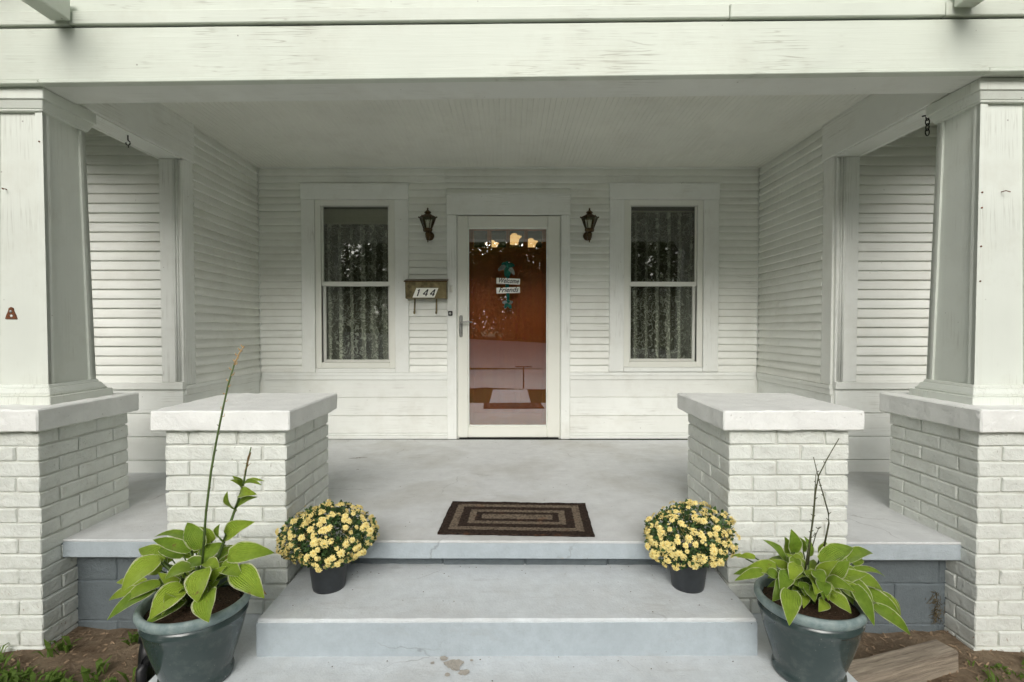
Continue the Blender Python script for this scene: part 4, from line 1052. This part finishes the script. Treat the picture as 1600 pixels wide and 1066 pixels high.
# ------------------------------------------------------------------ hostas in glazed planters
def leaf(parent, p0, p1, wd, crown, mat='hosta', arch=0.25, roll=0.0, petiole=True, rr=random):
    p0 = Vector(p0); p1 = Vector(p1); b = base(parent)
    d = p1 - p0; L = d.length; dn = d.normalized()
    view = Vector((0, 0, 1)) * 0.75 + Vector((0, -1, 0)) * 0.65           # blades face up and outwards
    side = dn.cross(view).normalized()
    nrm = side.cross(dn).normalized()
    q = Matrix.Rotation(roll, 3, dn); side = q @ side; nrm = q @ nrm
    bm = bmesh.new(); uv = bm.loops.layers.uv.new('UVMap')
    n, m = 12, 8; g = []
    ph = rr.uniform(0, 6)
    for i in range(n + 1):
        t = i / n
        w_ = wd / 2 * (1.24 * math.sin(math.pi * min(1, t ** 0.72)) ** 0.80 * (1 - 0.18 * t)) if 0 < t < 1 else 0.0008
        if i == 0: w_ = wd * .06
        c = p0 + d * t + nrm * (arch * L * (math.sin(math.pi * t * 0.9) * 0.55)) - Vector((0, 0, 1)) * arch * L * 0.35 * t * t + nrm * L * 0.0
        row = []
        for j in range(m + 1):
            u = j / m * 2 - 1
            cup = (abs(u) ** 1.4) * 0.26 * w_ + 0.05 * w_ * math.sin(t * 13 + ph + (2 if u > 0 else 0)) * abs(u) ** 2
            back = -0.10 * L * (1 - t) ** 6 * abs(u) if i > 0 else 0
            row.append(bm.verts.new(c + side * u * w_ + nrm * cup + dn * back - b))
        g.append(row)
    for i in range(n):
        for j in range(m):
            f = bm.faces.new((g[i][j], g[i][j + 1], g[i + 1][j + 1], g[i + 1][j]))
            for lp, (a, c_) in zip(f.loops, ((i, j), (i, j + 1), (i + 1, j + 1), (i + 1, j))): lp[uv].uv = (c_ / m, a / n)
    lf = link('leaf', me_of(bm, 'leaf', True), mat, parent)
    if petiole:
        cr = Vector(crown); mid = (cr + p0) / 2 + Vector((0, 0, 0.02))
        tube('petiole', 'stalk', lf, [cr, mid, p0 + dn * L * 0.04], [0.0042, 0.0038, 0.0026], 6)
    return lf
def planter(cx, cy, Rr, label):
    t_ = thing('potted_hosta', (cx, cy, -0.297), label, 'potted plant')
    c = (cx, cy, -0.297)
    k = Rr / 0.188
    lathe('pot', 'glaze', t_, c, [(0.0001, 0.004), (0.108, 0.0), (0.122, 0.002), (0.125, 0.014), (0.122, 0.026), (0.116, 0.032), (0.124, 0.055), (0.140, 0.105), (0.156, 0.160), (0.167, 0.205), (0.172, 0.228), (0.176, 0.232), (0.176, 0.240), (0.173, 0.243), (0.177, 0.262)], 72)
    lathe('pot_rim', 'rim', t_, c, [(0.176, 0.258), (0.184, 0.266), (0.189, 0.278), (0.188, 0.290), (0.181, 0.298), (0.171, 0.297), (0.163, 0.288), (0.160, 0.25), (0.158, 0.22)], 72)
    bm = bmesh.new(); bmesh.ops.create_circle(bm, cap_ends=True, radius=0.160, segments=40)
    bmesh.ops.subdivide_edges(bm, edges=bm.edges[:], cuts=1)
    bmesh.ops.triangulate(bm, faces=bm.faces[:]); bmesh.ops.subdivide_edges(bm, edges=bm.edges[:], cuts=3, use_grid_fill=True)
    for v in bm.verts: v.co.z = 0.262 + 0.008 * noise.noise(v.co * 40) + 0.010 * (1 - (v.co.xy.length / 0.16) ** 2)
    link('soil', me_of(bm), 'soil', t_)
    return t_
rs = random.Random(77)
def sibling(h, p0, p1, w_, cr):
    if rs.random() < 0.25: return
    d = p1 - p0; s_ = rs.uniform(.7, .95); o_ = Vector((rs.uniform(-.025, .025), rs.uniform(.0, .05), rs.uniform(-.022, .018)))
    q = Matrix.Rotation(rs.uniform(-.5, .5), 3, 'Z'); q0 = p0 + o_
    leaf(h, q0, q0 + (q @ d) * s_, w_, cr, arch=rs.uniform(.2, .45), roll=rs.uniform(-.5, .5), rr=rs)
def zl(ox, oy, s, px, py): return ox + px / s, oy + py / s
PL = (-1.172, 1.890); PR = (1.127, 1.902)
hL = planter(*PL, 0.188, 'glazed planter of hosta with one tall green stalk, beside a black pipe')
hR = planter(*PR, 0.188, 'glazed planter of hosta with bare dark twigs, beside the old timber')
random.seed(21)
# blade base, blade tip (pixels of an enlarged view), blade width, depth of base and tip from the pot's axis
LL = [(290, 505, 118, 645, 112, -.02, -.10), (272, 640, 52, 772, 74, -.06, -.16), (195, 640, 64, 682, 46, .02, .02), (312, 510, 196, 452, 84, .08, .12),
      (432, 470, 262, 408, 62, .06, .08), (405, 490, 280, 440, 70, .09, .13), (478, 460, 418, 328, 88, .05, .09), (470, 515, 585, 425, 84, .06, .10),
      (600, 495, 815, 458, 96, -.01, .02), (555, 530, 742, 488, 54, .06, .10), (438, 545, 312, 592, 84, -.05, -.11), (492, 550, 468, 695, 124, -.07, -.14),
      (512, 655, 518, 782, 116, -.10, -.18), (402, 630, 244, 768, 112, -.08, -.17), (405, 680, 224, 798, 84, -.07, -.16), (570, 535, 668, 580, 74, -.03, -.05),
      (630, 560, 768, 668, 112, -.03, -.08), (380, 585, 330, 640, 62, -.03, -.06), (350, 600, 270, 625, 64, .0, .0), (235, 610, 98, 602, 44, .06, .10),
      (500, 520, 565, 555, 60, -.02, -.05), (430, 590, 370, 560, 70, .03, .05), (540, 590, 610, 575, 46, .02, .04), (300, 560, 180, 520, 70, .04, .08), (455, 480, 470, 420, 60, .1, .13),
      (560, 500, 640, 450, 60, .10, .13), (440, 620, 400, 640, 50, -.02, -.05)]
crL = Vector((PL[0], PL[1], -0.02))
for (a, b, c_, d_, w_, y0, y1) in LL:
    p0 = atY(*zl(150, 700, 2.913, a, b), PL[1] + y0); p1 = atY(*zl(150, 700, 2.913, c_, d_), PL[1] + y1)
    sibling(hL, p0, p1, w_ / 1232 * 0.72, crL)
    leaf(hL, p0, p1, w_ / 1232 * 0.86, crL + Vector((random.uniform(-.03, .03), random.uniform(-.03, .03), 0)), arch=random.uniform(.18, .34), roll=random.uniform(-.25, .25))
def fill(h, P, cr, n, rr):
    for k in range(n):
        a = rr.uniform(0, 6.28); d = Vector((math.cos(a), math.sin(a), 0)); r0 = rr.uniform(.03, .09); el = rr.uniform(-.1, 1.05)
        p0 = Vector((P[0], P[1], rr.uniform(.02, .085))) + d * r0
        p1 = p0 + (d * math.cos(el) + Vector((0, 0, math.sin(el)))) * rr.uniform(.075, .12)
        leaf(h, p0, p1, rr.uniform(.030, .055), cr + Vector((rr.uniform(-.03, .03), rr.uniform(-.03, .03), 0)), arch=rr.uniform(.2, .45), roll=rr.uniform(-.5, .5), rr=rr)
fill(hL, PL, crL, 30, random.Random(4))
p0 = atY(*zl(150, 700, 2.913, 735, 560), PL[1] + .02); p1 = atY(*zl(150, 700, 2.913, 782, 655), PL[1] + .0)
leaf(hL, p0, p1, 0.036, crL, 'hosta_dry', arch=.3, roll=.9)
# leafy upright shoot
sh = [atY(*zl(150, 700, 2.913, a, b), PL[1] + .03) for a, b in ((540, 540), (585, 420), (630, 290), (668, 180), (690, 60), (706, -4))]
tube('leafy_stem', 'stalk', hL, sh, [.006, .006, .005, .004, .003, .002], 7)
for (a, b, c_, d_, w_) in ((590, 405, 730, 318, 70), (580, 420, 570, 330, 50), (628, 300, 742, 212, 52), (640, 280, 605, 178, 50), (655, 210, 738, 200, 46), (662, 185, 605, 138, 32), (668, 175, 770, 142, 26), (672, 165, 758, 160, 26), (665, 160, 620, 120, 22)):
    p0 = atY(*zl(150, 700, 2.913, a, b), PL[1] + .03); p1 = atY(*zl(150, 700, 2.913, c_, d_), PL[1] + random.uniform(-.03, .03))
    leaf(hL, p0, p1, w_ / 1232, crL, arch=.3, roll=random.uniform(-.4, .4), petiole=False)
for a, b, c_, d_ in ((705, 0, 690, 85), (690, 60, 668, 70), (680, 110, 712, 60)):
    leaf(hL, atY(*zl(150, 700, 2.913, a, b + 20), PL[1] + .03), atY(*zl(150, 700, 2.913, c_, d_), PL[1]), 0.008, crL, 'hosta_dry', petiole=False)
# tall flower stalk with dry buds
sp_ = [(316, 880), (322, 800), (330, 735), (338, 690), (348, 640), (357, 600), (366, 570), (374, 552), (381, 541)]
st = [atY(a, b, PL[1] - .03 - 0.0002 * (880 - b)) for a, b in sp_]
tube('flower_stalk', 'stalk', hL, st[:7], [.0046, .0042, .0039, .0036, .0033, .003, .0027], 8)
tube('stalk_tip', 'dry_bud', hL, st[6:], [.003, .0024, .0014], 6)
for i in range(26):
    k = i / 25; j = 1 + k * 6.9; i0 = int(j); p = st[i0].lerp(st[min(i0 + 1, 8)], j - i0)
    sg = -1 if i % 2 else 1; L = random.uniform(.007, .014) if i > 6 else .008
    if i < 8 and i % 2: continue
    tube('bud', 'dry_bud' if i > 9 else 'dry_stalk', hL, [p, p + Vector((sg * L * .7, random.uniform(-.004, .004), L * random.uniform(.1, .6))), p + Vector((sg * L, random.uniform(-.004, .004), L * random.uniform(.5, 1.1)))], [.0015, .0024 if i > 12 else .0014, .0008], 5)

RL = [(305, 508, 290, 390, 68, .05, .06), (268, 545, 168, 444, 62, .05, .09), (230, 572, 98, 560, 66, -.01, .02), (172, 590, 48, 614, 48, -.02, -.02), (140, 530, 66, 522, 36, .05, .09),
      (290, 668, 284, 808, 88, -.10, -.18), (280, 590, 245, 668, 72, -.05, -.09), (322, 560, 290, 625, 68, -.04, -.08), (395, 585, 436, 642, 64, -.05, -.09), (425, 630, 432, 702, 68, -.08, -.13),
      (420, 552, 560, 474, 94, .02, .05), (520, 552, 648, 500, 70, .05, .09), (550, 582, 695, 602, 36, .04, .07), (530, 605, 684, 660, 66, -.02, -.02), (498, 640, 588, 722, 74, -.06, -.10),
      (560, 645, 650, 812, 66, -.08, -.16), (458, 690, 552, 762, 70, -.10, -.15), (600, 665, 762, 775, 66, -.03, -.04), (645, 735, 802, 848, 64, -.06, -.09), (665, 680, 758, 770, 48, .0, .0),
      (440, 715, 410, 758, 56, -.10, -.14), (300, 525, 345, 548, 50, .02, .0), (372, 525, 345, 428, 54, .09, .12), (420, 520, 452, 462, 54, .09, .12), (190, 585, 245, 618, 48, -.03, -.05), (350, 690, 345, 742, 44, -.06, -.11),
      (400, 640, 370, 600, 60, -.01, .02), (470, 600, 500, 560, 56, .02, .05), (360, 650, 395, 715, 60, -.07, -.11), (330, 600, 270, 560, 60, .03, .06), (560, 560, 600, 530, 40, .08, .11), (250, 600, 190, 610, 44, .0, .0)]
crR = Vector((PR[0], PR[1], -0.02))
for (a, b, c_, d_, w_, y0, y1) in RL:
    p0 = atY(*zl(1130, 680, 2.7625, a, b), PR[1] + y0); p1 = atY(*zl(1130, 680, 2.7625, c_, d_), PR[1] + y1)
    sibling(hR, p0, p1, w_ / 1168 * 0.66, crR)
    leaf(hR, p0, p1, w_ / 1168 * 0.78, crR + Vector((random.uniform(-.03, .03), random.uniform(-.03, .03), 0)), arch=random.uniform(.22, .42), roll=random.uniform(-.35, .35))
fill(hR, PR, crR, 34, random.Random(8))
for path, r0 in ((((355, 580), (370, 480), (390, 350), (398, 250), (412, 175), (450, 100), (500, 14)), .0046), (((436, 480), (456, 380), (455, 340), (430, 250), (412, 190), (390, 95)), .0042), (((365, 560), (380, 420), (392, 300), (400, 170)), .0042), (((385, 480), (400, 430), (415, 395)), .0025)):
    pts = [atY(*zl(1130, 680, 2.7625, a, b), PR[1] + .02) for a, b in path]
    tube('bare_stem', 'twig', hR, pts, [r0 * .8 * (1 - .6 * k / (len(pts) - 1)) for k in range(len(pts))], 6)
    for k in range(7):
        j = random.uniform(0.8, len(pts) - 1.05); i0 = int(j); p = pts[i0].lerp(pts[i0 + 1], j - i0)
        s_ = random.choice((-1, 1)); L = random.uniform(.005, .011)
        tube('twig_stub', 'twig', hR, [p, p + Vector((s_ * L, random.uniform(-.004, .004), L * .8))], [.0018, .0012], 5)

# ------------------------------------------------------------------ yard odds and ends
tm = thing('timber', (1.615, 2.10, GROUND), 'weathered grey timber lying on the dirt beside the brick pier', 'timber')
o = rough_box('log', 'timber', tm, -0.34, 0.30, -0.048, 0.048, -0.01, 0.098, cuts=30, amp=0.004, bev=0.010, freq=9)
o.data.transform(Matrix.Translation(tm.location)); o.rotation_euler = (0, 0.0, 0.30)
pp = thing('drain_pipe', (-1.40, 1.95, GROUND), 'black plastic drain elbow on the dirt behind the planter', 'pipe')
q = atY(231, 1005, 2.02)
tube('pipe', 'pipe', pp, [(q.x - 0.005, q.y + 0.02, q.z + 0.02), (q.x + 0.005, q.y - 0.01, q.z - 0.03), (q.x + 0.012, q.y - 0.03, -0.40)], [.030, .030, .030], 16)
tube('collar', 'pipe', pp, [(q.x - 0.007, q.y + 0.025, q.z + 0.028), (q.x - 0.002, q.y + 0.006, q.z + 0.0)], .036, 16)
q2 = atY(221, 1040, 1.93)
tube('elbow', 'pipe', pp, [(q.x + 0.01, q.y - 0.02, -0.40), (q2.x + 0.012, q2.y + 0.015, q2.z + 0.012), (q2.x, q2.y, q2.z - 0.015), (q2.x, q2.y - 0.005, GROUND - 0.02)], [.020, .018, .018, .018], 12)

# weeds and grass tufts in the dirt, dry leaves, debris
bm = bmesh.new(); rr = random.Random(5)
def tuft(x, y, n, h, wd):
    for k in range(n):
        a = rr.uniform(0, 6.28); d = Vector((math.cos(a), math.sin(a), 0)); s = Vector((-d.y, d.x, 0)); L = h * rr.uniform(.6, 1.2)
        p = Vector((x + rr.uniform(-.02, .02), y + rr.uniform(-.02, .02), GROUND - 0.005)); o_ = rr.uniform(.2, .9)
        w_ = wd * rr.uniform(.7, 1.2)
        v = [bm.verts.new(p + s * w_ * .3), bm.verts.new(p - s * w_ * .3), bm.verts.new(p + d * L * o_ * .6 + Vector((0, 0, L * .7)) - s * w_), bm.verts.new(p + d * L * o_ * .6 + Vector((0, 0, L * .7)) + s * w_)]
        tip = bm.verts.new(p + d * L * o_ * 1.3 + Vector((0, 0, L * rr.uniform(.6, 1.0))))
        bm.faces.new(v); bm.faces.new((v[3], v[2], tip))
for k in range(1500):
    x = rr.uniform(-3.0, -1.36); yv = rr.uniform(0.9, 2.42)
    dn = noise.noise(Vector((x * 4, yv * 4, 3))) + (2.22 - yv) * 1.1
    if dn < 0.0: continue
    tuft(x, yv, rr.randint(4, 8), rr.uniform(.03, .07), rr.uniform(.005, .011))
for k in range(170):
    x = rr.uniform(1.32, 2.4); yv = rr.uniform(1.3, 2.2)
    if x < 1.95 and yv > 2.0: continue
    if noise.noise(Vector((x * 4, yv * 4, 9))) < -0.05: continue
    tuft(x, yv, rr.randint(3, 7), rr.uniform(.02, .05), rr.uniform(.004, .008))
o = link('weeds', me_of(bm), 'weed'); tag(o, 'low green weeds growing in the bare dirt', 'weeds', kind='stuff')
bm = bmesh.new()
for k in range(2600):
    sd_ = rr.choice((-1, 1)); x = sd_ * rr.uniform(1.33, 2.5); yv = rr.uniform(1.3, 2.46); a = rr.uniform(0, 3.14); L = rr.uniform(.004, .016); wd = rr.uniform(.001, .004)
    d = Vector((math.cos(a), math.sin(a), rr.uniform(-.2, .3))) * L; s = Vector((-math.sin(a), math.cos(a), rr.uniform(-.3, .3))) * wd
    p = Vector((x, yv, GROUND + 0.02 * noise.noise(Vector((x * 3, yv * 3, 0))) + 0.010 * noise.noise(Vector((x * 11, yv * 11, 4))) + 0.004))
    bm.faces.new([bm.verts.new(p + d + s), bm.verts.new(p - d + s), bm.verts.new(p - d - s), bm.verts.new(p + d - s)])
o = link('mulch_bits', me_of(bm), 'dry_bud2'); tag(o, 'scattered bark chips and straw on the dirt', 'mulch', kind='stuff')
def dry_leaf(p, L, label, rz):
    bm = bmesh.new(); pts = [(-1, 0), (-.4, .45), (.2, .5), (1, 0), (.3, -.45), (-.5, -.4)]
    vs = [bm.verts.new((x * L / 2, y_ * L / 2, .004 + .12 * L * abs(y_))) for x, y_ in pts]; c = bm.verts.new((0, 0, .003))
    for i in range(6): bm.faces.new((vs[i], vs[(i + 1) % 6], c))
    bmesh.ops.solidify(bm, geom=bm.faces[:], thickness=0.001)
    o = link('dry_leaf', me_of(bm, 'dry_leaf', True), 'dry_bud'); o.location = p; o.rotation_euler = (0, 0, rz)
    tag(o, label, 'leaf')
dry_leaf((-1.56, 1.885, GROUND + 0.006), 0.035, 'tan fallen leaf among the weeds by the black drain elbow', 0.8)
dry_leaf((2.02, 1.985, GROUND + 0.012), 0.045, 'tan fallen leaf on the dirt at the end of the timber', 2.1)
# dead roots and leaf scraps stuck against the foundation
bm = bmesh.new()
for k in range(60):
    c = Vector((2.06 + rr.gauss(0, .015), 2.44 + rr.gauss(0, .01), rr.uniform(-.42, -.28))); d = Vector((rr.uniform(-1, 1), rr.uniform(-.5, .3), rr.uniform(-1, 1))).normalized() * rr.uniform(.01, .03)
    tube_bm(bm, [c - d, c + d * .2 + Vector((.004, 0, .003)), c + d], .0012, 4)
o = link('dead_roots', me_of(bm), 'dry_stalk'); tag(o, 'tangle of dead brown roots between foundation and pier', 'roots', kind='stuff')
# brown smear of debris on the porch floor
def debris(px, py, L, w_, rz, label):
    r = ray(px, py); p = r * (-CAM_Z / r.z); p.z = 0.0012
    bm = bmesh.new(); n = 14
    top = [bm.verts.new(((i / n - .5) * L, w_ * (math.sin(math.pi * i / n) ** .7) * rr.uniform(.3, 1), 0.001)) for i in range(n + 1)]
    bot = [bm.verts.new(((i / n - .5) * L, -w_ * (math.sin(math.pi * i / n) ** .7) * rr.uniform(.3, 1) - .0005, 0.001)) for i in range(n + 1)]
    for i in range(n): bm.faces.new((top[i], top[i + 1], bot[i + 1], bot[i]))
    o = link('debris', me_of(bm), 'dry_stalk'); o.location = p; o.rotation_euler = (0, 0, rz); tag(o, label, 'debris')
debris(560, 716, 0.15, 0.012, 0.25, 'long brown smear of debris on the porch floor')
debris(559, 734, 0.02, 0.006, 0.1, 'tiny dark crumb on the porch floor near the smear')

# ------------------------------------------------------------------ what stands across the lane (mirrored in the glass, shading the light)
def tree(x, y, h, seed, label):
    rr = random.Random(seed); z0 = GROUND + far_rise(x, max(-60, y))
    t_ = thing('tree', (x, y, z0), label, 'tree', 'trees across the lane')
    bm = bmesh.new()
    tube_bm(bm, [(0, 0, -.2), (rr.uniform(-.2, .2), 0, h * .3), (rr.uniform(-.4, .4), rr.uniform(-.3, .3), h * .65), (0, 0, h * .95)], [h * .030, h * .024, h * .014, h * .003], 8)
    clumps = []
    for k in range(24):
        a = rr.uniform(0, 6.28); zz = rr.uniform(.10, .95); r = h * .33 * math.sin(math.pi * (0.12 + .85 * (zz - .12) / .9)) * rr.uniform(.5, 1.0)
        c = Vector((r * math.cos(a), r * math.sin(a), h * zz)); clumps.append(c)
        tube_bm(bm, [(0, 0, h * zz * .75), tuple(c * .55 + Vector((0, 0, h * zz * .35))), tuple(c)], [h * .010, h * .007, h * .003], 5)
    link('trunk', me_of(bm, 'trunk', True), 'bark', t_)
    bm = bmesh.new()
    for c in clumps:
        R0 = h * rr.uniform(.12, .20)
        for k in range(330):
            v = Vector((rr.gauss(0, 1), rr.gauss(0, 1), rr.gauss(0, .8))).normalized() * R0 * rr.uniform(.35, 1) ** .5
            d = Vector((rr.uniform(-1, 1), rr.uniform(-1, 1), rr.uniform(-1, .4))).normalized(); s = d.orthogonal().normalized(); L = rr.uniform(.16, .34); p = c + v
            bm.faces.new([bm.verts.new(p), bm.verts.new(p + d * L * .5 + s * L * .3), bm.verts.new(p + d * L), bm.verts.new(p + d * L * .5 - s * L * .3)])
    cr = link('crown', me_of(bm), 'crown', t_); cr['kind'] = 'stuff'
rt = random.Random(9)
lab = 'leafy green tree mirrored in the door glass or added to shade the porch corners'
for k, (x, y, h) in enumerate(((-15, -20, 9), (-10.5, -22, 8.5), (-6.5, -20.5, 8), (-2.6, -21.5, 7.6), (0.9, -20.5, 7.2), (4.2, -21, 8), (8, -22, 9), (12, -20, 9), (16.5, -19, 8), (-19, -12, 8.5), (19, -11, 8.5), (-13, -3.5, 7.5), (13.5, -2.5, 7.5), (-4.5, -26, 10), (2.5, -27, 10), (9, -28, 11), (-11, 4, 7), (11.5, 4, 7))):  # those at the sides are out of view, added to shade the corners greenish
    tree(x, y, h * (0.98 if abs(x) < 3 else 1.06), 100 + k, lab)

def shrub(x, y, h, seed):
    rr = random.Random(seed); z0 = GROUND + far_rise(x, y)
    t_ = thing('shrub', (x, y, z0), 'dense green shrub at the far edge of the lane, below the trees', 'shrub', 'shrubs across the lane')
    bm = bmesh.new()
    for k in range(5): tube_bm(bm, [(0, 0, -.1), (rr.uniform(-.3, .3), rr.uniform(-.3, .3), h * .5), (rr.uniform(-.7, .7), rr.uniform(-.5, .5), h * .85)], [.05, .035, .01], 5)
    link('stems', me_of(bm, 'stems', True), 'bark', t_)
    bm = bmesh.new()
    for k in range(1500):
        v = Vector((rr.gauss(0, 1), rr.gauss(0, 1), rr.gauss(0, 1))).normalized() * rr.uniform(.3, 1) ** .4
        p = Vector((v.x * 1.7, v.y * 1.1, h * .5 + v.z * h * .55)) * (1 + .2 * noise.noise(v * 3 + Vector((seed, 0, 0))))
        d = Vector((rr.uniform(-1, 1), rr.uniform(-1, 1), rr.uniform(-1, .6))).normalized(); q = d.orthogonal().normalized(); L = rr.uniform(.14, .30)
        bm.faces.new([bm.verts.new(p), bm.verts.new(p + d * L * .5 + q * L * .3), bm.verts.new(p + d * L), bm.verts.new(p + d * L * .5 - q * L * .3)])
    cr = link('foliage', me_of(bm), 'crown', t_); cr['kind'] = 'stuff'
for k in range(15): shrub(-16 + k * 2.3 + rt.uniform(-.4, .4), -18.6 + rt.uniform(-.5, .5), rt.uniform(2.6, 3.6) + (1.6 if 4 < k < 10 else 0), 300 + k)

def hedge(x, y, h, seed, label):  # out-of-view greenery added to darken the outer bays and bounce green light
    shrub(x, y, h, seed); o = [q for q in C.objects if q.name.startswith('shrub') and q.parent is None][-1]
    o['label'] = label; o['group'] = 'added side shade shrubs'
for k, (x, y) in enumerate(((-5.6, 1.2), (-5.9, 3.6), (-6.2, -1.6), (5.7, 1.2), (5.9, 3.6), (6.3, -1.6))):
    hedge(x, y, 4.4, 400 + k, 'unseen tall green shrub added to shade the side of the porch')

for k in range(9): shrub(-8 + k * 2.0 + rt.uniform(-.4, .4), -23.5 + rt.uniform(-.6, .6), rt.uniform(4.2, 5.4), 500 + k)

yp = thing('yard_post', (0.33, -3.25, GROUND), 'low dark T-shaped yard post at the edge of the lane', 'post')
box('post', 'black_metal', yp, 0.315, 0.345, -3.265, -3.235, GROUND - 0.05, 0.06, bev=0.003)
box('cross_bar', 'black_metal', yp, 0.13, 0.53, -3.262, -3.238, 0.0605, 0.085, bev=0.003)

# grit and crumbs swept into the corners of floor, step and landing
bm = bmesh.new(); rr = random.Random(31)
spots = []
for k in range(130): spots.append((rr.uniform(-2.0, 2.0), 4.60 - abs(rr.gauss(0, .10)), 0.002))
for k in range(55): spots.append((rr.uniform(-.98, .96), 2.455 - abs(rr.gauss(0, .06)), -0.147))
for k in range(45): spots.append((rr.uniform(-1.0, .98), 1.992 - abs(rr.gauss(0, .06)), -0.2945))
for k in range(90): spots.append((rr.uniform(-.95, .95), rr.uniform(2.45, 4.5), 0.002))
for k in range(50): spots.append((rr.uniform(-.95, .95), rr.uniform(2.03, 2.4), -0.147))
for x, y, z in spots:
    a = rr.uniform(0, 3.14); L = rr.choice((.0012, .0015, .002, .004)); wd = L * rr.uniform(.3, .9)
    d = Vector((math.cos(a) * L, math.sin(a) * L, 0)); q = Vector((-math.sin(a) * wd, math.cos(a) * wd, 0)); p = Vector((x, y, z))
    top = bm.verts.new(p + Vector((0, 0, L * .5))); vs = [bm.verts.new(p + e) for e in (d, q, -d, -q)]
    for i in range(4): bm.faces.new((vs[i], vs[(i + 1) % 4], top))
o = link('grit', me_of(bm), 'dry_stalk'); tag(o, 'fine brown grit and crumbs along the floor and step corners', 'grit', kind='stuff')
